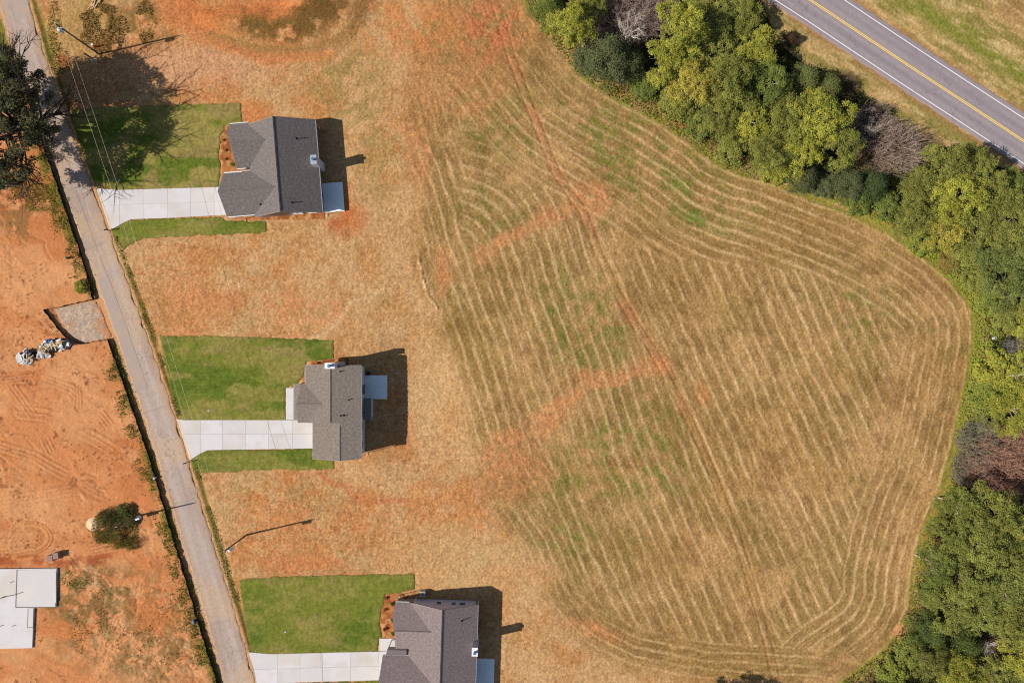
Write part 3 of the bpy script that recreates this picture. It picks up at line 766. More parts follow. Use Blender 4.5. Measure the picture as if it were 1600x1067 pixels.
driveway('pale concrete driveway of the upper house', [(150, 293), (165, 296), (185, 297), (352, 292), (356, 336), (205, 343), (192, 349), (178, 357), (172, 359)],
  [[(150, 293), (153, 294), (175, 357), (172, 359)], [(153, 294), (165, 296), (187, 297), (187, 320), (163, 322)], [(163, 322), (187, 320), (187, 352), (178, 357), (175, 357)],
   [(187, 297), (224, 296), (224, 319), (187, 320)], [(187, 320), (224, 319), (224, 342), (205, 343), (192, 349), (187, 352)],
   [(224, 296), (262, 295), (262, 318), (224, 319)], [(224, 319), (262, 318), (262, 341), (224, 342)],
   [(262, 295), (298, 294), (298, 317), (262, 318)], [(262, 318), (298, 317), (298, 339), (262, 341)],
   [(298, 294), (335, 293), (335, 315), (298, 317)], [(298, 317), (335, 315), (335, 337), (298, 339)],
   [(335, 293), (352, 292), (354, 314), (335, 315)], [(335, 315), (354, 314), (356, 336), (335, 337)]], 1)
driveway('pale concrete driveway of the middle house', [(276, 654), (287, 656), (460, 656), (500, 657), (500, 700), (325, 703), (312, 709), (297, 719)],
  [[(276, 654), (280, 655), (300, 717), (297, 719)], [(280, 655), (287, 656), (314, 656), (314, 678), (287, 678)], [(287, 678), (314, 678), (314, 708), (312, 709), (300, 717)],
   [(314, 656), (348, 656), (348, 678), (314, 678)], [(314, 678), (348, 678), (348, 702.5), (325, 703), (314, 708)],
   [(348, 656), (384, 656), (384, 678), (348, 678)], [(348, 678), (384, 678), (384, 702), (348, 702.5)],
   [(384, 656), (420, 656), (420, 678), (384, 678)], [(384, 678), (420, 678), (420, 701.5), (384, 702)],
   [(420, 656), (457, 656), (457, 678), (420, 678)], [(420, 678), (457, 678), (457, 701), (420, 701.5)],
   [(457, 656), (500, 657), (500, 678), (457, 678)], [(457, 678), (500, 678), (500, 700), (457, 701)]], 1)
driveway('pale concrete driveway of the lower house', [(388, 1018), (420, 1021), (592, 1017), (610, 1017), (610, 1061), (590, 1062), (440, 1066), (402, 1070)],
  [[(388, 1018), (420, 1021), (434, 1021), (434, 1044), (397, 1045)], [(397, 1045), (434, 1044), (434, 1067), (402, 1070)],
   [(434, 1021), (469, 1020), (469, 1043), (434, 1044)], [(434, 1044), (469, 1043), (469, 1065), (434, 1067)],
   [(469, 1020), (504, 1019), (504, 1042), (469, 1043)], [(469, 1043), (504, 1042), (504, 1064), (469, 1065)],
   [(504, 1019), (548, 1018), (548, 1041), (504, 1042)], [(504, 1042), (548, 1041), (548, 1063), (504, 1064)],
   [(548, 1018), (592, 1017), (592, 1040), (548, 1041)], [(548, 1041), (592, 1040), (592, 1062), (548, 1063)],
   [(592, 1017), (612, 1016), (612, 1040), (592, 1040)], [(592, 1040), (612, 1040), (612, 1061), (592, 1062)]], 0)
wk = MB().prism(gpoly([(593, 997), (622, 997), (622, 1015.5), (593, 1016)]), -0.05, 0.085).build('walkway', M_conc)
tag(wk, 'concrete walk to the porch of the lower house', kind='structure')
wk = MB().prism(gpoly([(447, 606), (466, 606), (466, 655.3), (447, 655.3)]), -0.05, 0.085).build('walkway', M_conc)
tag(wk, 'concrete walk along the front of the middle house', kind='structure')

# ------------------------------------------------------------------ houses
M_sh1 = shingle_mat('shingles_grey', S4(142, 131, 125, .70), S4(158, 146, 138, .70), S4(108, 99, 97, .70))
M_sh3 = shingle_mat('shingles_brown_grey', S4(150, 133, 129, .86), S4(162, 145, 140, .86), S4(114, 102, 99, .86))
M_sh2 = shingle_mat('shingles_warm', S4(158, 143, 130, .74), S4(172, 156, 141, .74), S4(126, 112, 102, .74))
M_trim = mat('white_trim', S4(236, 234, 232, 0.7), 0.5, 0.4)
M_drip = mat('drip_edge', S4(150, 138, 130), 0.6)
M_sid = mat('pale_siding', S4(214, 216, 220, 0.66), 0.6, 0.3, noise=0.04, nscale=2)
M_sid3 = mat('lilac_grey_siding', S4(206, 198, 212, 0.66), 0.6, 0.3, noise=0.04, nscale=2)
M_brick = mat('tan_brick', S4(178, 150, 130), 0.9, noise=0.2, nscale=5)
M_glass = mat('window_glass', S4(40, 50, 70), 0.08, 0.6)
M_gal = mat('galvanised_metal', S4(200, 205, 212, 0.8), 0.35, 0.5, metal=0.6)
M_cap = mat('blue_grey_flashing', S4(120, 150, 196), 0.35, 0.5, metal=0.4)
M_dark = mat('dark_rubber', S4(40, 38, 38), 0.8)
M_door = mat('door_paint', S4(96, 80, 70), 0.6)
M_metalroof = mat('brown_grey_metal_roof', S4(138, 124, 122), 0.5, 0.4, metal=0.2, noise=0.08, nscale=1)
M_patio = mat('patio_concrete', S4(226, 230, 226, 0.95), 0.85, noise=0.06, nscale=0.8)

def uv_slope(me, downhill):
    """metres along the eave and down the slope"""
    uv = me.uv_layers.new(name='UVMap')
    d = Vector(downhill).normalized()
    al = Vector((0, 0, 1)).cross(d).normalized()
    for lp in me.loops:
        p = me.vertices[lp.vertex_index].co
        uv.data[lp.index].uv = (p.dot(al), p.dot(d))
def slope(house, pts, material, t=0.16):
    m = MB().sheet3(pts, t)
    o = m.build('roof_slope', material, house)
    a_, b_, c_ = Vector(pts[0]), Vector(pts[1]), Vector(pts[2])
    n = (b_ - a_).cross(c_ - a_)
    if n.z < 0: n = -n
    dh = Vector((n.x, n.y, 0)); dh.z = -(n.x * n.x + n.y * n.y) / max(n.z, 1e-6)
    uv_slope(o.data, dh if dh.length > 1e-6 else (1, 0, 0))
    return o
def cap(house, p0, p1, material, w=0.16):
    p0, p1 = Vector(p0), Vector(p1)
    d = (p1 - p0).normalized(); s = Vector((-d.y, d.x, 0)) * w
    n = max(2, int((p1 - p0).length / 0.33)); m = MB()
    for i in range(n):     # overlapping cap shingles
        a_ = p0 + (p1 - p0) * (i / n); b_ = p0 + (p1 - p0) * ((i + 1) / n)
        up = Vector((0, 0, 0.11)); u2 = Vector((0, 0, 0.085)); dn = Vector((0, 0, -0.03))
        m.add([a_ + s + dn + u2 * .5, a_ + up, a_ - s + dn + u2 * .5, b_ + s + dn, b_ + u2, b_ - s + dn], [(0, 3, 4, 1), (1, 4, 5, 2), (0, 1, 2), (3, 5, 4)])
    o = m.build('ridge_cap', material, house)
    uv = o.data.uv_layers.new(name='UVMap')
    for lp in o.data.loops:
        p = o.data.vertices[lp.vertex_index].co; uv.data[lp.index].uv = (p.x + p.y, p.z * 3 + p.y)
    return o
def gutter(house, p0, p1, w=0.13):
    p0, p1 = Vector(p0), Vector(p1); d = (p1 - p0).normalized(); n = Vector((-d.y, d.x, 0)) * w / 2
    prof = [(-1, 0.0), (-1, -0.12), (1, -0.12), (1, 0.0), (0.75, 0.0), (0.75, -0.09), (-0.75, -0.09), (-0.75, 0.0)]
    vs = []
    for p in (p0, p1):
        for a_, z in prof: vs.append(p + n * a_ + Vector((0, 0, z)))
    k = len(prof)
    fs = [(i, (i + 1) % k, k + (i + 1) % k, k + i) for i in range(k)]
    m = MB().add(vs, fs)
    return m.build('gutter', M_trim, house)
def rake(house, p0, p1, t=0.04, h=0.2):
    p0, p1 = Vector(p0), Vector(p1); d = (p1 - p0); hd = Vector((d.x, d.y, 0)).normalized(); n = Vector((-hd.y, hd.x, 0)) * t
    lo = Vector((0, 0, -h))
    m = MB().add([p0 - n, p0 + n, p0 + n + lo, p0 - n + lo, p1 - n, p1 + n, p1 + n + lo, p1 - n + lo], [(0, 1, 2, 3), (7, 6, 5, 4), (0, 4, 5, 1), (1, 5, 6, 2), (2, 6, 7, 3), (3, 7, 4, 0)])
    return m.build('rake_board', M_drip, house)
def wall_prism(house, poly, z0, z1, material, name='wall'):
    return MB().prism(poly, z0, z1).build(name, material, house)
def gable_wall(house, p0, p1, zl, peak, zpk, thick, material):
    """triangle between two eave points and a peak, extruded inwards"""
    p0 = Vector((p0[0], p0[1], zl)); p1 = Vector((p1[0], p1[1], zl)); q = Vector((peak[0], peak[1], zpk)); t = Vector((thick[0], thick[1], 0))
    m = MB().add([p0, p1, q, p0 + t, p1 + t, q + t], [(0, 1, 2), (5, 4, 3), (0, 3, 4, 1), (1, 4, 5, 2), (2, 5, 3, 0)])
    return m.build('gable_wall', material, house)
def window(house, c, axis_, w, h, out):
    """axis_ 'u' = wall runs along local x, 'v' = along local y; out = outward sign"""
    M = Matrix.Translation(Vector(c)) @ (Matrix.Identity(4) if axis_ == 'u' else Matrix.Rotation(math.pi / 2, 4, 'Z'))
    sgn = -out if axis_ == 'v' else out
    def bx(x0, x1, y0, y1, z0, z1): 
        m_ = MB().box(x0, x1, min(y0 * sgn, y1 * sgn), max(y0 * sgn, y1 * sgn), z0, z1, M); return m_
    f = MB()
    for (x0, x1, z0, z1) in ((-w / 2 - .07, -w / 2, -h / 2 - .07, h / 2 + .07), (w / 2, w / 2 + .07, -h / 2 - .07, h / 2 + .07), (-w / 2, w / 2, -h / 2 - .07, -h / 2), (-w / 2, w / 2, h / 2, h / 2 + .07), (-w / 2, w / 2, -.02, .02)):
        b_ = bx(x0, x1, -0.02, 0.06, z0, z1); f.add(b_.v, b_.f)
    fr = f.build('window', M_trim, house)
    bx(-w / 2, w / 2, -0.02, 0.03, -h / 2, h / 2).build('pane', M_glass, fr)
    bx(-w / 2 - .1, w / 2 + .1, 0.0, 0.12, -h / 2 - .14, -h / 2 - .075).build('sill', M_trim, fr)
def door(house, c, axis_, w, h, out, material=M_door, name='door'):
    M = Matrix.Translation(Vector(c)) @ (Matrix.Identity(4) if axis_ == 'u' else Matrix.Rotation(math.pi / 2, 4, 'Z'))
    sgn = -out if axis_ == 'v' else out
    d = MB().box(-w / 2, w / 2, min(0, 0.05 * sgn), max(0, 0.05 * sgn), 0.1, h, M).build(name, material, house)
    if name == 'door':
        MB().box(w / 2 - .16, w / 2 - .08, min(0.05 * sgn, .1 * sgn), max(0.05 * sgn, .1 * sgn), 0.95, 1.05, M).build('handle', M_gal, d)
    else:
        for k in range(4):
            MB().box(-w / 2 + .05, w / 2 - .05, min(.05 * sgn, .07 * sgn), max(.05 * sgn, .07 * sgn), .15 + k * (h - .15) / 4, .1 + (k + 1) * (h - .15) / 4 - .02, M).build('door_panel', material, d)
def vent(house, u, v, z, r=0.09, h=0.38):
    p = MB().tube((u, v, z - 0.3), (u, v, z + h), r, r, 8).build('vent_pipe', M_dark, house)
    MB().tube((u, v, z - 0.03), (u, v, z + 0.07), r * 2.2, r * 1.2, 10).build('boot', M_dark, p)
def chimney(house, u0, u1, v0, v1, z0, z1, material, blue=True):
    c = MB().box(u0, u1, v0, v1, z0, z1).build('chimney', material, house)
    MB().box(u0 - .07, u1 + .07, v0 - .07, v1 + .07, z1 + .002, z1 + .1).build('chimney_cap', M_trim if blue else M_gal, c)
    uc, vc = (u0 + u1) / 2, (v0 + v1) / 2
    fl = MB()
    fl.tube((uc, vc, z1 + .1), (uc, vc, z1 + .5), .2, .2, 12); fl.tube((uc, vc, z1 + .58), (uc, vc, z1 + .66), .3, .2, 12)
    for k in range(4):
        t = k * math.pi / 2; fl.tube((uc + .17 * math.cos(t), vc + .17 * math.sin(t), z1 + .5), (uc + .17 * math.cos(t), vc + .17 * math.sin(t), z1 + .6), .02, .02, 4)
    fl.build('flue', M_cap, c)
def downpipe(house, u, v, z1):
    MB().tube((u, v, 0.15), (u, v, z1), .045, .045, 6).tube((u, v, 0.17), (u + .02, v - .45, .09), .045, .045, 6).build('downpipe', M_trim, house)

# --- upper house
h1 = thing('house', 'house with dark grey roof and two front gables beside the tree shadow', 'house', (-40.837, 31.331, 0), math.atan2(12, 148.4), 'houses along the lane')
RZ, EZ, sl = 6.25, 3.0, 0.5742   # ridge at u = 1.41
def w1(u): return EZ + sl * (u + 4.25)
zw = lambda u, v: (u, v, w1(u))
uin1 = -4.25 + (5.2 - EZ) / sl; uin2 = -4.25 + (5.9 - EZ) / sl
slope(h1, [(1.41, -9.75, RZ), (7.55, -9.75, EZ), (7.55, 6.03, EZ), (1.41, 6.03, RZ)], M_sh1)
# west slope cut back to the two valleys
slope(h1, [(1.41, 6.03, RZ), zw(-3.9, 6.03), zw(uin1, 2.65), zw(-4.2, -1.2), zw(-4.2, -1.9), zw(uin2, -5.57), zw(-4.0, -9.3), zw(-3.9, -9.75), (1.41, -9.75, RZ)], M_sh1)
g1s = (5.2 - EZ) / 3.85
def zn(u, v): return (u, v, 5.2 - g1s * abs(v - 2.65))
slope(h1, [zn(-6.4, 2.65), zn(-7.4, 4.7), zn(-7.1, 6.5), zn(-3.9, 6.5), zn(-3.75, 6.03), (uin1 + .05, 2.65, 5.2)], M_sh1)
slope(h1, [zn(-6.4, 2.65), zn(-6.45, -1.2), zn(-4.2, -1.2), (uin1 + .05, 2.65, 5.2)], M_sh1)
g2s = (5.9 - EZ) / 3.73
def zs(u, v): return (u, v, 5.9 - g2s * abs(v + 5.57))
slope(h1, [zs(-8.8, -5.57), zs(-8.75, -1.84), zs(-4.2, -1.84), (uin2 + .05, -5.57, 5.9)], M_sh1)
slope(h1, [zs(-8.8, -5.57), zs(-8.73, -9.3), zs(-4.0, -9.3), (uin2 + .05, -5.57, 5.9)], M_sh1)
cap(h1, (1.41, -9.75, RZ), (1.41, 6.03, RZ), M_sh1)
cap(h1, (-6.4, 2.65, 5.2), (uin1, 2.65, 5.2), M_sh1, .13)
cap(h1, (-8.8, -5.57, 5.9), (uin2, -5.57, 5.9), M_sh1, .13)
wall_prism(h1, [(-3.8, -9.3), (7.1, -9.3), (7.1, 5.6), (-3.8, 5.6)], 0, 2.92, M_brick)
wall_prism(h1, [(-6.0, -0.8), (-3.83, -0.8), (-3.83, 5.59), (-6.9, 5.59), (-6.9, 3.2), (-6.0, 2.9)], 0, 2.93, M_brick)
wall_prism(h1, [(-8.4, -8.9), (-3.83, -8.9), (-3.83, -2.2), (-8.4, -2.2)], 0, 2.94, M_brick)
gable_wall(h1, (-3.8, -9.3), (7.1, -9.3), 2.92, (1.41, -9.3), 5.8, (0, .25), M_brick)
gable_wall(h1, (7.1, 5.6), (-3.8, 5.6), 2.92, (1.41, 5.6), 5.8, (0, -.25), M_brick)
gable_wall(h1, (-6.0, 6.0), (-6.0, -0.8), 2.93, (-6.0, 2.65), 4.9, (.25, 0), M_sid)
gable_wall(h1, (-8.4, -2.2), (-8.4, -8.9), 2.94, (-8.4, -5.57), 5.6, (.25, 0), M_sid)
gutter(h1, (7.62, -9.75, EZ - .02), (7.62, 6.03, EZ - .02)); gutter(h1, (-7.1, 6.57, EZ), (-3.9, 6.57, EZ)); gutter(h1, (-8.75, -1.77, EZ), (-5.6, -1.77, EZ), .2); gutter(h1, (-8.73, -9.37, EZ), (-4.0, -9.37, EZ))
gutter(h1, (-6.45, -1.13 - .14, EZ), (-4.9, -1.13 - .14, EZ))
rake(h1, (1.41, -9.8, RZ), (7.55, -9.8, EZ)); rake(h1, (1.41, -9.8, RZ), (-3.9, -9.8, w1(-3.9))); rake(h1, (1.41, 6.08, RZ), (7.55, 6.08, EZ)); rake(h1, (1.41, 6.08, RZ), (-3.9, 6.08, w1(-3.9)))
rake(h1, zs(-8.83, -5.57), zs(-8.79, -1.84)); rake(h1, zs(-8.83, -5.57), zs(-8.77, -9.3)); rake(h1, zn(-6.44, 2.65), zn(-6.49, -1.2))
chimney(h1, 6.95, 7.85, -2.15, -0.7, 0, 5.3, M_sid, False)
vent(h1, 4.6, 2.6, EZ + .529 * 2.95); vent(h1, 3.2, -8.3, EZ + .529 * 4.35); vent(h1, -2.5, -7.9, 5.9 - g2s * 2.33)
for u in (2.3, 3.3, 4.9, 5.8, 6.6): window(h1, (u, -9.3, 1.75), 'u', .72, 1.35, -1)
for v in (4.3, 2.2, -3.4): window(h1, (7.1, v, 1.7), 'v', 1.2, 1.4, 1)
door(h1, (7.1, -6.5, 0.05), 'v', 1.7, 2.15, 1, M_glass, 'patio_door')
window(h1, (-6.0, 1.2, 1.7), 'v', 1.5, 1.5, -1)
door(h1, (-8.4, -5.57, 0.05), 'v', 4.9, 2.2, -1, M_trim, 'garage_door'); door(h1, (-3.84, -1.5, 0.05), 'v', .6, 2.1, -1)
downpipe(h1, 7.5, 5.75, 2.9); downpipe(h1, -6.8, -9.3, 2.9); downpipe(h1, 7.5, -9.6, 2.9)
# small white porch railing between the two gables
MB().box(-5.6, -4.2, -1.62, -1.52, 2.55, 2.7).box(-5.6, -5.48, -1.66, -1.5, .1, 2.55).build('porch_beam', M_trim, h1)
h1p = MB().prism([(7.13, -9.3), (10.7, -9.35), (10.72, -4.2), (7.13, -4.2)], -1.1, 0.09).build('patio', M_patio, h1)

# --- middle house
h2 = thing('house', 'low-pitched house with warm grey roof and a broad dark shadow behind', 'house', (-31.387, -12.544, 0), 0, 'houses along the lane')
RZ2, EE, EW = 5.95, 4.7, 4.0
se = (RZ2 - EE) / 4.87; sw = (RZ2 - EW) / 4.73
def e2(u): return EE + se * (5.9 - u)
def q2(u): return EW + sw * (u + 3.7)
WR = 2.51; WZ = e2(WR); ww = 0
slope(h2, [(1.03, 8.5, RZ2), (1.03, -1.0, RZ2), (WR, -1.0, WZ), (WR, -7.4, WZ), (5.9, -7.15, EE), (5.9, 8.5, EE)], M_sh2)
gz2 = 5.3; gin = -3.7 + (gz2 - EW) / sw
slope(h2, [(1.03, 8.5, RZ2), (-3.7, 8.5, EW), (-3.7, 5.3, EW), (gin, 2.03, gz2), (-3.7, -1.25, EW), (-2.7, -1.25, q2(-2.7)), (1.03, -1.0, RZ2)], M_sh2)
slope(h2, [(WR, -7.4, WZ), (-2.67, -7.4, 3.45), (-2.67, -1.05, 3.45), (WR, -1.05, WZ)], M_sh2)
gs2 = (gz2 - EW) / 3.27
slope(h2, [(-4.85, 2.03, gz2), (-4.5, 5.3, EW), (-3.65, 5.3, EW), (gin + .05, 2.03, gz2)], M_sh2)
slope(h2, [(-4.85, 2.03, gz2), (-5.0, -1.25, EW), (-3.65, -1.25, EW), (gin + .05, 2.03, gz2)], M_sh2)
slope(h2, [(-6.05, 5.3, 2.75), (-4.45, 5.3, 3.42), (-4.7, 2.03, 3.32), (-4.85, -0.95, 3.25), (-6.05, -0.95, 2.75)], M_sh2, .12)
cap(h2, (1.03, -1.0, RZ2), (1.03, 8.5, RZ2), M_sh2); cap(h2, (WR, -7.4, WZ), (WR, -1.6, WZ), M_sh2); cap(h2, (-4.85, 2.03, gz2), (gin, 2.03, gz2), M_sh2, .13)
wall_prism(h2, [(-3.3, -0.7), (5.5, -0.7), (5.5, 8.1), (-3.3, 8.1)], -2.0, 3.75, M_sid)
wall_prism(h2, [(2.0, -0.71), (5.5, -0.71), (5.5, 8.09), (2.0, 8.09)], 3.75, 4.55, M_sid)
wall_prism(h2, [(-2.3, -6.9), (5.5, -6.9), (5.5, -0.72), (-2.3, -0.72)], -2.0, 2.9, M_sid)
wall_prism(h2, [(2.6, -6.88), (5.49, -6.88), (5.49, -0.73), (2.6, -0.73)], 2.9, 4.5, M_sid)
gable_wall(h2, (5.5, 8.09), (-3.3, 8.09), 3.74, (1.03, 8.09), 5.72, (0, -.3), M_sid)
gable_wall(h2, (-2.3, -6.9), (5.5, -6.9), 2.9, (WR, -6.9), WZ - .3, (0, .3), M_sid)
wall_prism(h2, [(-4.45, -0.9), (-3.32, -0.9), (-3.32, 4.95), (-4.45, 4.95)], 0, 3.3, M_brick)
gable_wall(h2, (-4.45, 4.9), (-4.45, -0.9), 3.3, (-4.45, 2.03), 4.95, (.3, 0), M_sid)
for v in (5.1, 2.0, -0.7): MB().tube((-5.85, v, 0.08), (-5.85, v, 2.62), .1, .1, 10).build('porch_post', M_trim, h2)
gutter(h2, (5.97, -7.15, EE - .03), (5.97, 8.5, EE - .03)); gutter(h2, (-3.77, 5.35, EW - .03), (-3.77, 8.5, EW - .03)); gutter(h2, (-6.12, -.95, 2.72), (-6.12, 5.3, 2.72)); gutter(h2, (-2.74, -7.4, 3.02), (-2.74, -1.1, 3.02))
rake(h2, (1.03, 8.55, RZ2), (5.9, 8.55, EE)); rake(h2, (1.03, 8.55, RZ2), (-3.7, 8.55, EW)); rake(h2, (WR, -7.45, WZ), (5.9, -7.2, EE)); rake(h2, (WR, -7.45, WZ), (-2.67, -7.45, 3.45)); rake(h2, (1.03, -1.05, RZ2), (WR, -1.05, WZ))
chimney(h2, .6, 2.12, 8.12, 8.95, 0, 7.5, M_sid)
for (u, v) in ((2.6, 7.5), (3.9, 2.75), (2.65, .1), (3.15, .1)): vent(h2, u, v, e2(u), .08, .35)
for v in (6.6, 5.9): window(h2, (5.5, v, 3.3), 'v', .55, 1.0, 1)
for v in (-2.2, -5.3): window(h2, (5.5, v, 2.4), 'v', 1.1, 1.3, 1)
door(h2, (5.5, 4.2, 0.05), 'v', 1.7, 2.15, 1, M_glass, 'patio_door')
door(h2, (-2.3, -3.9, 0.05), 'v', 4.8, 2.2, -1, M_trim, 'garage_door'); door(h2, (-4.45, 1.0, .05), 'v', 1.0, 2.1, -1); window(h2, (-4.45, 3.3, 1.7), 'v', 1.4, 1.4, -1); window(h2, (-3.3, 6.7, 1.8), 'v', 1.3, 1.4, -1)
downpipe(h2, -3.6, 8.45, 3.5); downpipe(h2, 5.9, -7.0, 4.5)
slope(h2, [(5.93, 2.85, 3.25), (7.2, 2.85, 2.85), (7.2, -.8, 2.85), (5.93, -.8, 3.25)], M_sh1, .12)
gutter(h2, (7.27, -.8, 2.83), (7.27, 2.85, 2.83)); 
wall_prism(h2, [(5.52, -.55), (6.95, -.55), (6.95, 2.4), (5.52, 2.4)], -2.3, 2.8, M_sid, 'rear_bay')
MB().prism([(5.53, 2.46), (9.35, 2.44), (9.36, 6.6), (5.53, 6.6)], -2.4, 0.09).build('patio', M_patio, h2)
MB().box(5.9, 6.5, 6.75, 7.2, -1.0, .55).build('utility_box', M_dark, h2)

# --- lower house
h3 = thing('house', 'brown-grey roofed house with lilac siding gable cut by the bottom edge', 'house', (-13.5, -54.731, 0), -math.atan2(19, 597), 'houses along the lane')
RZ3, E3 = 6.25, 3.2; s3 = (RZ3 - E3) / 5.8
def q3(u): return E3 + s3 * (u + 4.3)
gin3 = -4.3 + (5.3 - E3) / s3; gar3 = -4.3 + (6.0 - E3) / s3
slope(h3, [(1.52, 9.95, RZ3), (7.32, 9.95, E3), (7.32, -9.0, E3), (1.52, -9.0, RZ3)], M_sh3)
slope(h3, [(1.52, 9.95, RZ3), (-4.3, 9.95, E3), (gin3, 5.9, 5.3), (-4.3, 1.85, E3), (-4.3, .85, E3), (gar3, -3.3, 6.0), (-4.3, -7.45, E3), (-4.3, -9.0, E3), (1.52, -9.0, RZ3)], M_sh3)
k3 = (5.3 - E3) / 4.05
def zg(u, v): return (u, v, 5.3 - k3 * abs(v - 5.9))
slope(h3, [zg(-6.45, 5.9), zg(-7.05, 7.9), zg(-6.75, 9.96), zg(-4.25, 9.96), (gin3 + .05, 5.9, 5.3)], M_sh3)
slope(h3, [zg(-6.45, 5.9), zg(-6.55, 1.85), zg(-4.25, 1.85), (gin3 + .05, 5.9, 5.3)], M_sh3)
k4 = (6.0 - E3) / 4.15
def zh(u, v): return (u, v, 6.0 - k4 * abs(v + 3.3))
slope(h3, [zh(-8.75, -3.3), zh(-8.57, .85), zh(-4.25, .85), (gar3 + .05, -3.3, 6.0)], M_sh3)
slope(h3, [zh(-8.75, -3.3), zh(-8.57, -7.45), zh(-4.25, -7.45), (gar3 + .05, -3.3, 6.0)], M_sh3)
cap(h3, (1.52, -9.0, RZ3), (1.52, 9.95, RZ3), M_sh3); cap(h3, (-6.45, 5.9, 5.3), (gin3, 5.9, 5.3), M_sh3, .13); cap(h3, (-8.75, -3.3, 6.0), (gar3, -3.3, 6.0), M_sh3, .13)
wall_prism(h3, [(-3.9, -8.6), (6.9, -8.6), (6.9, 9.46), (-3.9, 9.46)], 0, 3.1, M_sid3)
wall_prism(h3, [(-6.2, 2.2), (-3.92, 2.2), (-3.92, 9.5), (-6.7, 9.5), (-6.7, 6.3), (-6.2, 6.1)], 0, 3.12, M_brick)
wall_prism(h3, [(-8.2, -7.1), (-3.93, -7.1), (-3.93, .45), (-8.2, .45)], 0, 3.13, M_brick)
gable_wall(h3, (6.9, 9.46), (-3.9, 9.46), 3.1, (1.52, 9.46), 5.98, (0, -.25), M_sid3)
gable_wall(h3, (-6.2, 9.2), (-6.2, 2.2), 3.12, (-6.2, 5.9), 5.0, (.25, 0), M_sid)
gable_wall(h3, (-8.2, .45), (-8.2, -7.1), 3.13, (-8.2, -3.3), 5.6, (.25, 0), M_sid)
gutter(h3, (7.39, -9, E3 - .03), (7.39, 9.95, E3 - .03)); gutter(h3, (-6.75, 10.03, E3 - .03), (-4.4, 10.03, E3 - .03)); gutter(h3, (-8.57, .92, E3 - .03), (-4.3, .92, E3 - .03))
rake(h3, (1.52, 10.0, RZ3), (7.32, 10.0, E3)); rake(h3, (1.52, 10.0, RZ3), (-3.6, 10.0, q3(-3.6)))
rake(h3, zh(-8.79, -3.3), zh(-8.61, .85))
chimney(h3, 6.75, 7.62, 2.45, 3.75, 0, 5.8, M_sid3)
vent(h3, 4.75, 7.7, E3 + s3 * 2.57)
for u, w_ in ((0.55, .8), (3.1, .75), (4.6, 1.05)): window(h3, (u, 9.46, 1.75), 'u', w_, 1.2, 1)
for v in (7.6, 5.2, -3.5): window(h3, (6.9, v, 1.7), 'v', 1.2, 1.4, 1)
door(h3, (6.9, -2.2, .05), 'v', 1.7, 2.15, 1, M_glass, 'patio_door'); door(h3, (-8.2, -3.3, .05), 'v', 4.9, 2.2, -1, M_trim, 'garage_door'); window(h3, (-6.2, 4.2, 1.7), 'v', 1.5, 1.5, -1); door(h3, (-3.93, 1.4, .05), 'v', 1.0, 2.1, -1)
pr = slope(h3, [(-8.1, 1.0, 3.35), (-4.55, 1.0, 3.35), (-4.55, 1.95, 3.6), (-7.85, 1.95, 3.6)], M_metalroof, .1); pr.name = 'porch_roof'
pr = slope(h3, [(-7.85, 1.97, 3.6), (-4.55, 1.97, 3.6), (-4.6, 2.3, 3.2), (-7.7, 2.3, 3.2)], M_metalroof, .1); pr.name = 'porch_roof'
MB().tube((-7.7, 2.1, .08), (-7.7, 2.1, 3.25), .1, .1, 10).build('porch_post', M_trim, h3)
downpipe(h3, -6.6, 10.0, 3.1); downpipe(h3, -3.6, 9.75, 3.1); downpipe(h3, 7.3, 9.6, 3.1)
MB().prism([(6.92, -.72), (10.45, -.7), (10.5, -6.0), (6.92, -6.0)], -1.1, 0.09).build('patio', M_patio, h3)

# air conditioner beside the lower house
ac = thing('air_conditioner', 'boxy air conditioner unit on the ground beside the lilac gable', 'air conditioner', h3.matrix_basis @ Vector((-2.45, 10.55, 0)), h3.rotation_euler.z)
M_ac = mat('beige_metal', S4(214, 206, 196, 0.7), 0.5, noise=0.08, nscale=4)
MB().box(-.5, .5, -.5, .5, 0, .12).build('pad', M_conc, ac)
MB().box(-.42, .42, -.42, .42, .12, .92).build('cabinet', M_ac, ac)
gr = MB().tube((0, 0, .92), (0, 0, .935), .36, .36, 20).build('fan_well', M_dark, ac)
g = MB()
for r_ in (.12, .22, .32):
    g.path([(r_ * math.cos(t * math.pi / 8), r_ * math.sin(t * math.pi / 8), .955) for t in range(17)], .014, 4)
g.tube((0, 0, .93), (0, 0, .99), .09, .07, 10)
for k in range(4): g.tube((0, 0, .955), (.38 * math.cos(k * math.pi / 2 + .4), .38 * math.sin(k * math.pi / 2 + .4), .955), .014, .014, 4)
g.build('fan_grille', M_gal, ac)
MB().path([(.1, -.42, .4), (.1, -.7, .4), (.1, -.95, .9)], .035, 6).build('refrigerant_line', M_trim, ac)

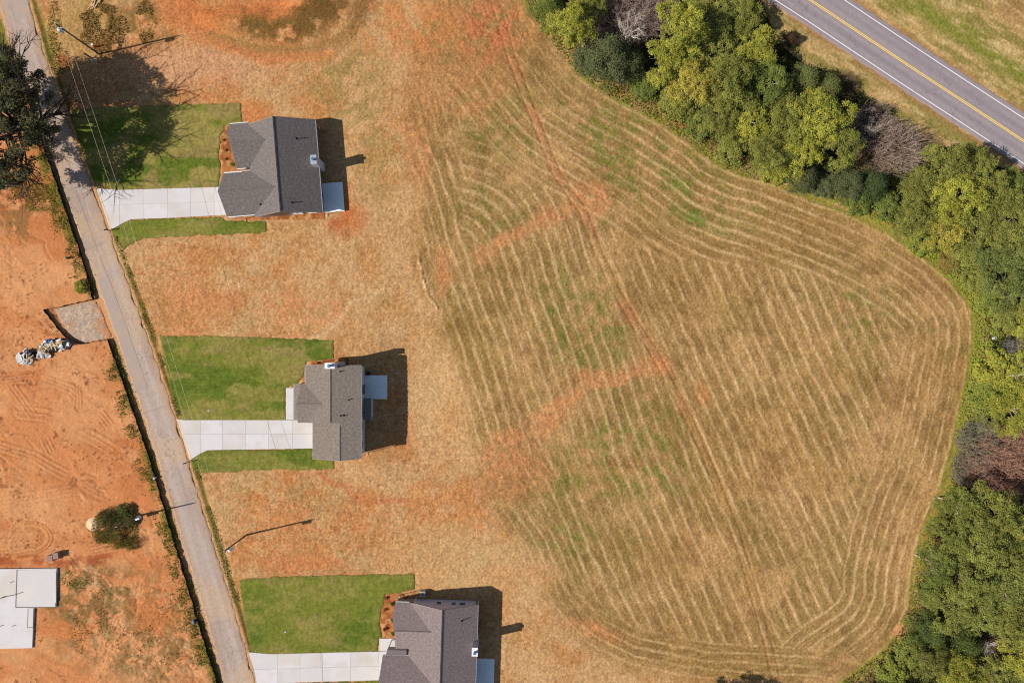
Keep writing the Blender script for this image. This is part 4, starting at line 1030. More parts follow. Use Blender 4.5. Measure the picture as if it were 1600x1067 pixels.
# foundation slab in the west lot
fo = thing('foundation_slab', 'new white concrete foundation slab at the left edge of the clay lot', 'foundation', (0, 0, 0))
MB().prism(gpoly([(-75, 889), (90.5, 887), (88.5, 947.5), (54.5, 948.5), (51.5, 1011), (-75, 1014)]), -0.1, 0.24).build('house_slab', M_conc, fo)
MB().prism(inset(gpoly([(28.5, 889), (90.5, 887), (88.5, 947.5), (26.5, 947)]), .09), 0.1, 0.29).build('garage_slab', M_conc2, fo)
MB().prism(inset(gpoly([(45.5, 948.8), (54.3, 948.5), (53.2, 979), (44.8, 979)]), .04), 0.1, 0.285).build('porch_slab', M_conc2, fo)
M_slabshade = mat('painted_slab_shadow', S4(120, 112, 108), .9)  # dark grey strips painted in as the shadow line of the raised slabs
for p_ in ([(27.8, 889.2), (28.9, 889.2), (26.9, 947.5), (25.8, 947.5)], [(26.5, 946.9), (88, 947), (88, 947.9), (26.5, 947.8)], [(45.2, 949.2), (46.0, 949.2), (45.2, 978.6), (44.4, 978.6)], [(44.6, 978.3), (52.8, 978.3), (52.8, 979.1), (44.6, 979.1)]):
    MB().prism(gpoly(p_), .2, .298).build('slab_shadow_strip', M_slabshade, fo)
MB().box(*(G(86.3, 0).x, G(89.6, 0).x), *(G(0, 940).y, G(0, 893).y), .28, .36).build('stem_wall', M_conc, fo)
for p in ((20, 908), (7, 931), (4, 976), (23, 976)):
    q = G(*p); MB().tube((q.x, q.y, .1), (q.x, q.y, .6), .05, .05, 8).build('pipe_stub', M_dark, fo)
q = [G(-8, 938, .33), G(4, 933, .33), G(14, 930, .33), G(26, 927.5, .35), G(38, 923.5, .33)]
hose = MB().path(q, .05, 6).build('hose', M_dark); tag(hose, 'thin dark hose lying across the white foundation slab', 'hose')

# ------------------------------------------------------------------ small shrubs in beds
M_leaf = leaf_mat('foliage', 0.28)
M_bark = mat('bark', S4(120, 104, 90), 0.9, noise=0.3, nscale=6)
M_barkpale = mat('pale_bark', S4(208, 192, 172), 0.9, noise=0.2, nscale=6)
def clump_leaves(rng, n, centre, rad, size, squash=0.8, up=0.5):
    d = rng.normal(size=(n, 3)); d /= np.linalg.norm(d, axis=1, keepdims=True)
    d[:, 2] = np.where(d[:, 2] < -0.35, -d[:, 2], d[:, 2])
    r = rad * (0.55 + 0.5 * rng.random(n)) ** 0.6
    P = np.asarray(centre) + d * r[:, None] * np.array([1, 1, squash])
    N = d * 0.6 + np.array([0, 0, up + 0.7]) + 0.4 * rng.normal(size=(n, 3))
    return P, N
def tones(rng, n, lo=0.72, hi=1.25, warm=0.12):
    v = lo + (hi - lo) * rng.random((n, 1)); w = rng.normal(size=(n, 1)) * warm
    c = np.concatenate([v * (1 + w), v, v * (1 - w)], 1)
    return np.repeat(np.clip(c, 0.2, 2.2), 4, axis=0)
def bush_mesh(name, seed, n=260, R_=0.35, size=0.07):
    rng = np.random.default_rng(seed); Ps = []; Ns = []
    for k in range(7):
        t = rng.random() * 6.28; r = R_ * 0.55 * rng.random() ** .5
        p, nn = clump_leaves(rng, n // 7, (r * math.cos(t), r * math.sin(t), R_ * (0.6 + 0.4 * rng.random())), R_ * (.4 + .25 * rng.random()), size)
        Ps.append(p); Ns.append(nn)
    P = np.concatenate(Ps); N = np.concatenate(Ns)
    Vv, Ff = leaves(P, N, size * (0.7 + 0.6 * rng.random(len(P))), rng)
    return quad_mesh(name, Vv, Ff, tones(rng, len(P)))
bushes = [bush_mesh('shrub_foliage', s_) for s_ in (11, 12)]
stem_me = MB().tube((0, 0, -.05), (0, 0, .3), .03, .02, 5).tube((0, 0, .1), (.12, .05, .35), .02, .01, 4).tube((0, 0, .1), (-.1, .08, .35), .02, .01, 4).mesh('stem')
stem_me.materials.append(M_bark); [b.materials.append(M_leaf) for b in bushes]
SH = [(349.5, 220, .8, (150, 132, 40), 'small yellow shrub in the upper house bed, nearest the lawn corner'), (352, 235.5, .8, (156, 130, 44), 'small yellow shrub in the upper house bed, second from top'), (353, 249, .75, (150, 126, 44), 'small yellow shrub in the upper house bed, third from top'), (365, 258, 1.15, (120, 118, 34), 'larger yellow-green shrub beside the front gable of the upper house'),
      (604, 933.5, .9, (132, 78, 60), 'small reddish shrub at the top of the lower house bed'), (602.5, 951, .85, (136, 78, 58), 'small reddish shrub in the middle of the lower house bed'), (602, 981, 1.1, (140, 66, 50), 'red shrub near the walk of the lower house'), (614, 942, 1.1, (70, 84, 36), 'dark green shrub against the lower house, upper one'), (614.5, 988, 1.2, (78, 98, 36), 'dark green shrub against the lower house beside the walk'), (614, 967, 1.0, (88, 100, 44), 'dark green shrub against the lower house, middle one'), (498, 567, .8, (84, 92, 44), 'small shrub beside the chimney of the middle house'), (484, 598, .9, (96, 100, 44), 'small shrub at the front corner of the middle house'),
      (634, 932, .8, (110, 108, 90), 'grey shrub at the corner of the lower house')]
for i, (px, py, s_, c, lab) in enumerate(SH):
    t = thing('shrub', lab, 'shrub', G(px, py, .08), i * 1.3, 'small shrubs in the house beds'); t.scale = (s_, s_, s_)
    o = obj('foliage', bushes[i % 2], M_leaf, t); o.color = S4(*c, 0.7); obj('stem', stem_me, M_bark, t)

# ------------------------------------------------------------------ utility poles and wires
M_pole = mat('weathered_pole', S4(96, 78, 66), 0.9, noise=0.25, nscale=4)
M_trf = mat('transformer_grey', S4(206, 212, 222, 0.8), 0.45, 0.4)
M_por = mat('porcelain', S4(240, 240, 240, 0.8), 0.3, 0.5)
M_wire = mat('pale_wire', S4(226, 210, 190, 0.7), 0.6)
def utility_pole(label, px, py, h, trf, arm=True, vine=False, low_box=False):
    t = thing('utility_pole', label, 'utility pole', G(px, py), 0, 'utility poles')
    MB().tube((0, 0, -.3), (0, 0, h), .17, .11, 10).build('pole', M_pole, t)
    MB().tube((0, 0, h), (0, 0, h + .25), .035, .03, 6).tube((0, 0, h + .2), (0, 0, h + .34), .06, .05, 8).build('insulator', M_por, t)
    MB().tube((.13, .05, h - 1.9), (.23, .09, h - 1.9), .05, .05, 8).build('insulator', M_por, t)
    if trf:
        ox, oy, oz = trf
        c = MB().tube((ox, oy, oz), (ox, oy, oz + .95), .28, .28, 16).tube((ox, oy, oz + .95), (ox, oy, oz + 1.03), .28, .16, 16).build('transformer', M_trf, t)
        MB().tube((ox, oy, oz + 1.03), (ox, oy, oz + 1.3), .07, .05, 8).build('bushing', M_por, c)
        MB().tube((0, 0, oz + .3), (ox, oy, oz + .3), .05, .05, 6).tube((0, 0, oz + .75), (ox, oy, oz + .75), .05, .05, 6).build('bracket', M_gal, t)
        MB().tube((0.1, -.1, h - .9), (.45, -.3, h - .75), .03, .05, 6).build('cutout', M_por, t)
    if low_box:
        MB().box(.05, .6, -.3, .2, 1.1, 1.9).build('meter_box', M_trf, t)
        MB().box(-.35, .02, -.55, -.2, .9, 1.4).build('meter_box', M_trf, t)
    MB().tube((.16, 0, .1), (.13, 0, h * .8), .03, .03, 6).build('ground_conduit', M_gal, t)
    return t
p1 = utility_pole('tall utility pole near the lumber at the top left', 155, 85, 11.4, (-.12, -.42, 9.6))
p2 = utility_pole('utility pole standing alone in the yard between middle and lower houses', 386, 835, 9.3, (.42, -.14, 7.6))
p3 = utility_pole('utility pole with low meter boxes across the lane in the clay lot', 221, 804.5, 7.4, None, low_box=True)
# short temporary service pole with braces
t = thing('service_pole', 'short braced temporary power pole beside the tall top-left pole', 'service pole', G(155, 99))
MB().box(-.08, .08, -.08, .08, -.2, 4.2).build('post', M_pole, t)
MB().tube((-.9, .5, .0), (0, 0, 2.3), .05, .05, 5).build('brace', M_pole, t); MB().tube((.9, .9, .0), (0, 0, 2.3), .05, .05, 5).build('brace', M_pole, t)
MB().box(-.1, .45, -.38, -.1, 1.2, 2.1).build('meter_box', M_gal, t); MB().tube((-.12, -.1, .3), (-.12, -.1, 3.9), .04, .04, 6).build('conduit', M_por, t)
t = thing('cable_pedestal', 'white-topped cable pedestal on orange clay by the tall pole', 'pedestal', G(149.5, 74))
MB().tube((0, 0, -.05), (0, 0, .85), .16, .16, 12).build('post', mat('orange_plastic', S4(214, 110, 60), .5), t); MB().tube((0, 0, .85), (0, 0, 1.12), .2, .17, 12).build('cap', M_por, t)
# wires
def span(a_, b_, sag, r, label):
    a_, b_ = Vector(a_), Vector(b_); pts = []
    for i in range(25):
        t_ = i / 24; p = a_.lerp(b_, t_); p.z -= sag * 4 * t_ * (1 - t_); pts.append(p)
    o = MB().path(pts, r, 5).build('power_line', M_wire); return tag(o, label, 'power line', 'overhead wires along the lane')
A, B_, C_ = G(155, 85), G(386, 835), G(430, 1330)
top = Vector((0, 0, .3))
span(A + Vector((0, 0, 11.7)), B_ + Vector((0, 0, 9.6)), 1.3, .013, 'higher wire between the tall poles, nearer the lane')
span(A + Vector((.2, .05, 9.5)), B_ + Vector((.2, .05, 7.4)), 1.0, .015, 'lower wire between the tall poles, nearer the lawns')
span(B_ + Vector((0, 0, 9.6)), C_ + Vector((0, 0, 10.0)), 1.0, .011, 'wire running from the lone yard pole off the bottom edge')
span(A + Vector((0, 0, 11.7)), G(40, -420, 11.5), 1.0, .012, 'wire running from the tall top-left pole off the top edge')

# ------------------------------------------------------------------ silt fence
M_silt = mat('black_silt_fabric', S4(44, 38, 40), 0.85, noise=0.2, nscale=3)
M_stake = mat('wood_stake', S4(176, 142, 104), 0.9)
sf = thing('silt_fence', 'black silt fence along the lane and round the gravel pad', 'silt fence')
rng = random.Random(3)
stake_me = MB().box(-.025, .025, -.025, .025, -.2, .85).mesh('stake'); stake_me.materials.append(M_stake)
vs, fs = [], []
dist = 0; nexts = 0
def fence_pts():
    for i in range(len(FENCE_A) - 1):
        a_ = G(*FENCE_A[i]); b_ = G(*FENCE_A[i + 1]); n = max(1, int((b_ - a_).length / .6))
        for k in range(n): yield a_.lerp(b_, k / n)
    yield G(*FENCE_A[-1])
fp = list(fence_pts()); jit = []
for i, p in enumerate(fp):
    d_ = (fp[min(i + 1, len(fp) - 1)] - fp[max(i - 1, 0)]).normalized(); nrm = Vector((-d_.y, d_.x, 0))
    base = p + nrm * rng.uniform(-.05, .05); lean = nrm * rng.uniform(-.10, .10); topz = .62 + rng.uniform(-.10, .06)
    vs += [base + Vector((0, 0, -.05)), base + lean + Vector((0, 0, topz)), base + lean + nrm * .02 + Vector((0, 0, topz)), base + nrm * .02 + Vector((0, 0, -.05))]
    if i:
        k = 4 * i
        fs += [(k - 4, k, k + 1, k - 3), (k - 3, k + 1, k + 2, k - 2), (k - 2, k + 2, k + 3, k - 1)]
    if i % 3 == 0:
        o = obj('stake', stake_me, M_stake, sf); o.location = base + nrm * .05; o.rotation_euler = (rng.uniform(-.08, .08), rng.uniform(-.08, .08), rng.uniform(0, 1))
MB().add(vs, fs).build('fabric', M_silt, sf)

# ------------------------------------------------------------------ site clutter
M_osb = mat('raw_board', S4(222, 186, 136, 0.7), 0.9, noise=0.2, nscale=4)
M_wrap = mat('white_house_wrap', S4(226, 220, 212, 0.6), 0.6, noise=0.1, nscale=2)
M_tarp = mat('blue_tarp', S4(60, 104, 158), 0.5, noise=0.15, nscale=2)
M_card = mat('cardboard', S4(190, 150, 108), 0.9, noise=0.15, nscale=3)
M_blk = mat('dark_scrap', S4(60, 56, 56), 0.8)
rng = random.Random(21)
hp = thing('rubbish_heap', 'long heap of white wrap, boards and blue tarp scraps on the clay', 'rubbish heap')
def crumple(cx, cy, w, d_, z, rz, m, name, amp=.18, n=5):
    """a bent, creased sheet"""
    vs = []; fs = []
    ca, sa = math.cos(rz), math.sin(rz)
    tx, ty = rng.uniform(-.3, .3), rng.uniform(-.3, .3)
    for i in range(n + 1):
        for j in range(n + 1):
            u = (i / n - .5) * w; v = (j / n - .5) * d_
            u += rng.uniform(-.06, .06) * w; v += rng.uniform(-.06, .06) * d_
            vs.append((cx + ca * u - sa * v, cy + sa * u + ca * v, z + tx * u + ty * v + rng.uniform(-amp, amp)))
    for i in range(n):
        for j in range(n):
            a_ = i * (n + 1) + j; fs.append((a_, a_ + n + 1, a_ + n + 2, a_ + 1))
    N = len(vs)
    vs2 = vs + [(x, y, z_ - .025) for x, y, z_ in vs]
    fs2 = fs + [tuple(reversed([q_ + N for q_ in f])) for f in fs]
    for i in range(n):
        for (a_, b_) in ((i * (n + 1), (i + 1) * (n + 1)), ((i + 1) * (n + 1) + n, i * (n + 1) + n), (i + 1, i), (n * (n + 1) + i, n * (n + 1) + i + 1)):
            fs2.append((a_, a_ + N, b_ + N, b_))
    return MB().add(vs2, fs2).build(name, m, hp)
axis0, axis1 = (32, 562), (108, 534)
for i in range(60):
    f = rng.uniform(.05, .98); px = axis0[0] + (axis1[0] - axis0[0]) * f; py = axis0[1] + (axis1[1] - axis0[1]) * f
    hw = 8.5 * math.sin(math.pi * min(1, f * .85 + .12)) ** .5
    o_ = rng.uniform(-1, 1); px += .33 * hw * o_; py += hw * o_
    q = G(px, py); hgt = .35 + .65 * (1 - o_ * o_)
    r_ = rng.random()
    if r_ < .36: crumple(q.x, q.y, rng.uniform(.9, 1.8), rng.uniform(.7, 1.3), hgt * .8, rng.uniform(0, 3.14), M_wrap, 'wrap_sheet', .09, 4)
    elif r_ < .60: crumple(q.x, q.y, rng.uniform(.5, 1.1), rng.uniform(.4, .8), hgt + .05, rng.uniform(0, 3.14), M_card, 'cardboard_sheet', .08, 2)
    elif r_ < .86:
        M_ = Matrix.Translation((q.x, q.y, hgt + .1)) @ Matrix.Rotation(rng.uniform(0, 3.14), 4, 'Z') @ Matrix.Rotation(rng.uniform(-.3, .3), 4, 'Y')
        MB().box(-rng.uniform(.4, .9), rng.uniform(.4, .9), -.08, .08, -.03, .03, M_).build('board', M_osb, hp)
    else: crumple(q.x, q.y, rng.uniform(.5, .9), rng.uniform(.4, .7), hgt + .1, rng.uniform(0, 3.14), M_blk, 'felt_scrap', .15, 3)
q = G(33, 559); crumple(q.x, q.y, 1.0, 1.7, .35, -.25, M_tarp, 'tarp', .12)
q = G(82, 533); crumple(q.x, q.y, .9, .8, .85, .2, M_tarp, 'tarp', .12)
q = G(93, 538); crumple(q.x, q.y, 2.2, 1.5, .75, .3, M_wrap, 'wrap_sheet', .14)
q = G(103, 538); crumple(q.x, q.y, 1.5, 1.2, .4, .4, M_wrap, 'wrap_sheet', .1)
MB().prism(gpoly([(36, 566), (52, 551), (80, 531), (100, 528), (106, 540), (80, 549), (60, 560)]), -.05, .3).build('heap_core', M_blk, hp)
q = G(41, 559)
for k in range(3): 
    M_ = Matrix.Translation((q.x + k * .35, q.y + .1 * k, .5)) @ Matrix.Rotation(.9 + .3 * k, 4, 'Z')
    MB().box(-.8, .8, -.07, .07, -.03, .03, M_).build('board', M_osb, hp)
# pallet and loose poles by the gravel pad
pl = thing('wooden_pallet', 'pale slatted pallet lying beside the rubbish heap', 'pallet', G(84.5, 515.5), 1.05)
for k in range(5): MB().box(-.5, .5, -.62 + k * .28, -.52 + k * .28, .1, .13).build('slat', M_osb, pl)
for k in (-.45, 0, .45): MB().box(k - .04, k + .04, -.65, .65, 0, .1).build('runner', M_stake, pl)
o = MB().tube(G(61, 519, .08), G(84, 524, .12), .04, .04, 5).build('pole_offcut', M_pole); tag(o, 'thin dark pole lying left of the pallet', 'pole')
o = MB().tube(G(83, 522, .1), G(92, 515.5, .2), .04, .04, 5).build('pole_offcut', M_pole); tag(o, 'short dark pole lying under the pallet corner', 'pole')
# lumber at the top edge
lm = thing('lumber_stack', 'loose stack of pale boards on weeds at the top left edge', 'lumber', G(150, 4), -.45)
for k in range(16):
    M_ = Matrix.Translation((rng.uniform(-.6, .8), -.9 + k * .13, .12 + .1 * (k % 3))) @ Matrix.Rotation(math.pi / 2 + rng.uniform(-.35, .35), 4, 'Z')
    MB().box(-rng.uniform(.7, 1.1), rng.uniform(.6, 1.1), -.07, .07, 0, .045, M_).build('plank', M_osb, lm)
# bricks on pallets
M_brk = mat('stacked_brick', S4(176, 140, 124), 0.9, noise=0.2, nscale=6)
for px, py, lab in ((83.5, 869.5, 'left cube of stacked bricks on the red clay'), (92.5, 865.5, 'right cube of stacked bricks on the red clay')):
    t = thing('brick_stack', lab, 'brick stack', G(px, py), .12, 'brick cubes by the foundation')
    MB().box(-.5, .5, -.55, .55, 0, .1).build('pallet', M_stake, t)
    for k in range(5):
        for j in range(4): MB().box(-.48, .48, -.52 + j * .265, -.52 + j * .265 + .24, .1 + k * .19, .28 + k * .19).build('brick_course', M_brk, t)
# sand pile
def mound(name, px, py, rad, h, m, seed, label, cat):
    xs = np.linspace(-1.15, 1.15, 30); x, y = np.meshgrid(xs, xs); r = np.hypot(x, y) * (1 + .35 * (fbm(x * 20 + 50, y * 20 + 50, 14, 3, seed) - .5))
    z = h * np.clip(1 - r, -.08, 1) ** 1 * (1 + .5 * (fbm(x * 20, y * 20, 5, 3, seed + 1) - .5)); z = np.where(r > 1, -.08, z)
    q = G(px, py); Vv = np.stack([x.ravel() * rad, y.ravel() * rad, z.ravel()], -1)
    id_ = np.arange(900).reshape(30, 30); f = np.stack([id_[:-1, :-1], id_[:-1, 1:], id_[1:, 1:], id_[1:, :-1]], -1).reshape(-1, 4)
    o = obj(name, quad_mesh(name, Vv, f), m); o.location = q; return tag(o, label, cat)
mound('sand_pile', 145, 818, 1.2, .38, mat('pale_sand', S4(232, 200, 158, .62), .95, noise=.15, nscale=5), 3, 'pale round pile of sand beside the clay-lot pole', 'sand pile')
# meter lids in the lawns
M_lid = mat('meter_lid', S4(176, 180, 178, .6), .6)
for px, py, lab in ((187, 282, 'pale square meter lid in the dry lawn of the upper house'), (326, 641.5, 'pale square meter lid in the middle house lawn'), (446, 986.5, 'pale square meter lid in the lower house lawn')):
    t = thing('meter_box', lab, 'meter lid', G(px, py, .02), .3, 'water meter lids'); MB().box(-.2, .2, -.15, .15, 0, .07).build('box', M_lid, t); MB().box(-.17, .17, -.12, .12, .07, .09).build('lid', M_lid, t)
# mailboxes
for px, py, lab in ((171.5, 360.5, 'dark mailbox at the mouth of the upper driveway'), (293.5, 722, 'dark mailbox at the mouth of the middle driveway')):
    t = thing('mailbox', lab, 'mailbox', G(px, py), .2, 'mailboxes'); MB().box(-.06, .06, -.06, .06, -.1, 1.1).build('post', M_pole, t)
    m = MB()
    prof = [(-.09, 1.1), (.09, 1.1), (.09, 1.22), (.06, 1.29), (0, 1.32), (-.06, 1.29), (-.09, 1.22)]
    k = len(prof); m.add([(-.28, y, z) for y, z in prof] + [(.28, y, z) for y, z in prof], [(i, (i + 1) % k, k + (i + 1) % k, k + i) for i in range(k)] + [tuple(range(k))[::-1], tuple(range(k, 2 * k))])
    m.build('box', M_dark, t); MB().box(.1, .14, .09, .12, 1.2, 1.42).build('flag', mat('flag_red', S4(170, 50, 40), .6), t)
# small utility marks along the fence
for px, py, c, lab in ((304.5, 969, (120, 132, 160), 'blue-grey barrel among weeds at the silt fence'), (107, 403.5, (70, 130, 110), 'small teal pedestal in weeds left of the lane'), (244, 746, (220, 226, 230), 'pale slim marker standing against the silt fence')):
    t = thing('utility_pedestal', lab, 'pedestal', G(px, py)); s_ = .3 if 'barrel' in lab else .2
    mm = mat('pedestal_plastic', S4(*c), .5); MB().tube((0, 0, 0), (0, 0, .7), s_, s_, 12).tube((0, 0, .7), (0, 0, .8), s_, s_ * .6, 12).build('body', mm, t); MB().tube((0, 0, .3), (0, 0, .36), s_ * 1.08, s_ * 1.08, 12).build('band', M_dark, t)
hp_keep = hp
t = thing('plastic_sheet', 'pale torn plastic sheet on vines at the right field edge', 'plastic sheet', (0, 0, 0))
hp = t; q = G(1546, 528); crumple(q.x, q.y, .8, .45, 1.25, .3, M_wrap, 'sheet', .06); hp = hp_keep

# ------------------------------------------------------------------ foliage kits
def crown_leafy(seed, Rc=4.6, hgt=3.4, leaf=0.115):
    """lobes of small leaf sprays with open gaps between them"""
    rng = np.random.default_rng(seed); Ps, Ns, T = [], [], []
    n_lobe = 25
    for L_ in range(n_lobe):
        th = L_ * 2.39996 + rng.normal() * .3; f = ((L_ + .5) / n_lobe) ** .5
        rr = Rc * .9 * f * (1 + .18 * rng.normal())
        lc = np.array([rr * math.cos(th), rr * math.sin(th), hgt * (1 - f * f) ** .6 + rng.normal() * .7])
        lr = .7 + .75 * rng.random(); lt = .82 + .36 * rng.random()
        for k in range(int(9 * lr * lr)):
            d = rng.normal(size=3); d[2] = abs(d[2]) * .9 + .05; d /= np.linalg.norm(d)
            c = lc + d * lr * np.array([1, 1, .8]) * (.8 + .3 * rng.random())
            r = .30 + .26 * rng.random()
            p, n = clump_leaves(rng, int(34 * (r / .42) ** 2), c, r, leaf, 0.7, 0.7)
            p = p + rng.normal(size=p.shape) * .16
            Ps.append(p); Ns.append(n); T.append(np.full(len(p), lt * (.8 + .4 * rng.random())))
    P = np.concatenate(Ps); N = np.concatenate(Ns); T = np.concatenate(T)
    Vv, Ff = leaves(P, N, leaf * (0.7 + 0.6 * rng.random(len(P))), rng)
    tn = tones(rng, len(P), .75, 1.25, .12) * np.repeat(T, 4)[:, None]
    me = quad_mesh('crown', Vv, Ff, tn); me.materials.append(M_leaf); return me
def crown_cedar(seed):
    rng = np.random.default_rng(seed); Ps, Ns = [], []
    for k in range(120):
        f = rng.random() ** 1.4; z = 4.6 * f; rad = 2.9 * (1 - f) ** .75 + .3
        th = rng.random() * 6.2832; r0 = rad * (.45 + .7 * rng.random())
        p, n = clump_leaves(rng, 75, (r0 * math.cos(th), r0 * math.sin(th), z), .42 + .25 * rng.random(), .1, .8, .5)
        Ps.append(p); Ns.append(n)
    P = np.concatenate(Ps); N = np.concatenate(Ns); P = P + rng.normal(size=P.shape) * np.array([.22, .22, .16])
    Vv, Ff = leaves(P, N, .10 * (0.7 + 0.6 * rng.random(len(P))), rng, .5)
    me = quad_mesh('crown', Vv, Ff, tones(rng, len(P), .7, 1.3, .1)); me.materials.append(M_leaf); return me
def twig_arrays(rng, starts, dirs, length, rad, levels):
    segs = []
    cur = [(s, d, length, rad) for s, d in zip(starts, dirs)]
    for lv in range(levels):
        nxt = []
        for (p, d, L, r) in cur:
            d = d / np.linalg.norm(d); q = p + d * L * (0.75 + .5 * rng.random()) + rng.normal(size=3) * L * .06
            segs.append((p, q, r, r * .6))
            if lv < levels - 1:
                for k in range(3 if lv else 4):
                    f = .35 + .65 * rng.random(); nd = d + rng.normal(size=3) * .55; nd[2] += .12
                    nxt.append((p + (q - p) * f, nd, L * (.5 + .25 * rng.random()), r * .55))
        cur = nxt
    return segs
def seg_mesh(name, segs, material, n=3):
    m = len(segs); P0 = np.array([s[0] for s in segs]); P1 = np.array([s[1] for s in segs]); r0 = np.array([s[2] for s in segs])[:, None]; r1 = np.array([s[3] for s in segs])[:, None]
    D = P1 - P0; D /= np.linalg.norm(D, axis=1, keepdims=True) + 1e-9
    ref = np.where(np.abs(D[:, 2:3]) > .9, np.array([[1, 0, 0]]), np.array([[0, 0, 1]])); U = np.cross(D, ref); U /= np.linalg.norm(U, axis=1, keepdims=True); Wv = np.cross(D, U)
    Vv = np.empty((m, 2 * n, 3)); 
    for k in range(n):
        t = 2 * math.pi * k / n; o = U * math.cos(t) + Wv * math.sin(t); Vv[:, k] = P0 + o * r0; Vv[:, n + k] = P1 + o * r1
    F1 = np.array([[k, (k + 1) % n, n + (k + 1) % n, n + k] for k in range(n)])
    Ff = (np.arange(m)[:, None, None] * 2 * n + F1[None]).reshape(-1, 4)
    me = quad_mesh(name, Vv.reshape(-1, 3), Ff); me.materials.append(material); return me
M_twig = mat('bare_twigs', objcol=True, rough=0.9, noise=0.2, nscale=2)
def crown_bare(seed, Rc=3.6, n0=7):
    rng = np.random.default_rng(seed)
    st = [np.array([0, 0, -.5 + .5 * rng.random()]) for _ in range(n0)]
    dr = [np.array([math.cos(t), math.sin(t), .9 + .5 * rng.random()]) for t in np.linspace(0, 6.28, n0, endpoint=False) + rng.random(n0)]
    return seg_mesh('crown', twig_arrays(rng, st, dr, Rc * .62, .07, 5), M_twig)
def crown_brush(seed, Rc=3.2):
    """leafless thicket: many upright whips with a scatter of old leaves"""
    rng = np.random.default_rng(seed); segs = []
    for k in range(420):
        th = rng.random() * 6.28; r = Rc * rng.random() ** .5; p = np.array([r * math.cos(th), r * math.sin(th), -1.2])
        d = np.array([math.cos(th) * .25, math.sin(th) * .25, 1]) + rng.normal(size=3) * .22; L = 1.3 + 1.5 * rng.random()
        q = p + d * L; segs.append((p, q, .035, .018))
        for j in range(5):
            f = .35 + .65 * rng.random(); s = p + d * L * f; e_ = s + (d * .35 + rng.normal(size=3) * .5) * (.5 + .6 * rng.random()); segs.append((s, e_, .018, .008))
    return seg_mesh('crown', segs, M_twig)
def crown_shrub(seed, Rc=2.6):
    rng = np.random.default_rng(seed); Ps, Ns = [], []
    for k in range(46):
        th = rng.random() * 6.28; r = Rc * rng.random() ** .5; h = 1.3 * (1 - (r / Rc) ** 2) + .3 * rng.random()
        p, n = clump_leaves(rng, 95, (r * math.cos(th), r * math.sin(th), h), .5 + .3 * rng.random(), .12, .8, .6); Ps.append(p); Ns.append(n)
    P = np.concatenate(Ps); N = np.concatenate(Ns); Vv, Ff = leaves(P, N, .12 * (0.7 + .6 * rng.random(len(P))), rng)
    me = quad_mesh('crown', Vv, Ff, tones(rng, len(P), .7, 1.3, .1)); me.materials.append(M_leaf); return me
KIT = {'leafy': [crown_leafy(s_) for s_ in (1, 2, 3, 4)], 'cedar': [crown_cedar(s_) for s_ in (5, 6)], 'bare': [crown_bare(s_) for s_ in (7, 8)], 'brush': [crown_brush(s_) for s_ in (9, 10)], 'shrub': [crown_shrub(s_) for s_ in (13, 14)]}
KR = {'leafy': 4.9, 'cedar': 3.1, 'bare': 4.4, 'brush': 3.3, 'shrub': 2.9}
KB = {'leafy': (6.0, 1.0), 'cedar': (1.2, 1.0), 'bare': (3.4, 1.0), 'brush': (1.4, 1.0), 'shrub': (.5, 1.0)}      # crown base height
def trunk_mesh(seed, h, r, spread, pale=False):
    rng = np.random.default_rng(seed); segs = []
    p = np.array([0, 0, -.3]); d = np.array([rng.normal() * .05, rng.normal() * .05, 1.]); 
    for k in range(4):
        q = p + d * (h + .3) / 4 + np.array([rng.normal() * .08, rng.normal() * .08, 0]); segs.append((p, q, r * (1 - .14 * k), r * (1 - .14 * (k + 1)))); p = q
    for k in range(8):
        t = k * .785 + rng.random() * .5; L = spread * (.6 + .4 * rng.random()); e_ = p + np.array([math.cos(t) * L, math.sin(t) * L, L * (.35 + .5 * rng.random())])
        m_ = p + (e_ - p) * .5 + rng.normal(size=3) * .15; s = p + np.array([0, 0, -rng.random() * h * .3]); segs += [(s, m_, r * .42, r * .28), (m_, e_, r * .28, r * .08)]
        for j in range(2):
            e2_ = m_ + (e_ - m_) * .6 + rng.normal(size=3) * L * .25; segs.append((m_, e2_, r * .2, r * .06))
    return seg_mesh('trunk', segs, M_barkpale if pale else M_bark, 7)
TR = {'leafy': [trunk_mesh(31, 6.4, .24, 3.6), trunk_mesh(32, 6.2, .2, 3.4, True)], 'cedar': [trunk_mesh(33, 2.6, .16, 1.4)], 'bare': [trunk_mesh(34, 3.6, .15, 1.2, True)], 'brush': [trunk_mesh(35, .8, .06, 1.2)], 'shrub': [trunk_mesh(36, .7, .07, 1.4)]}

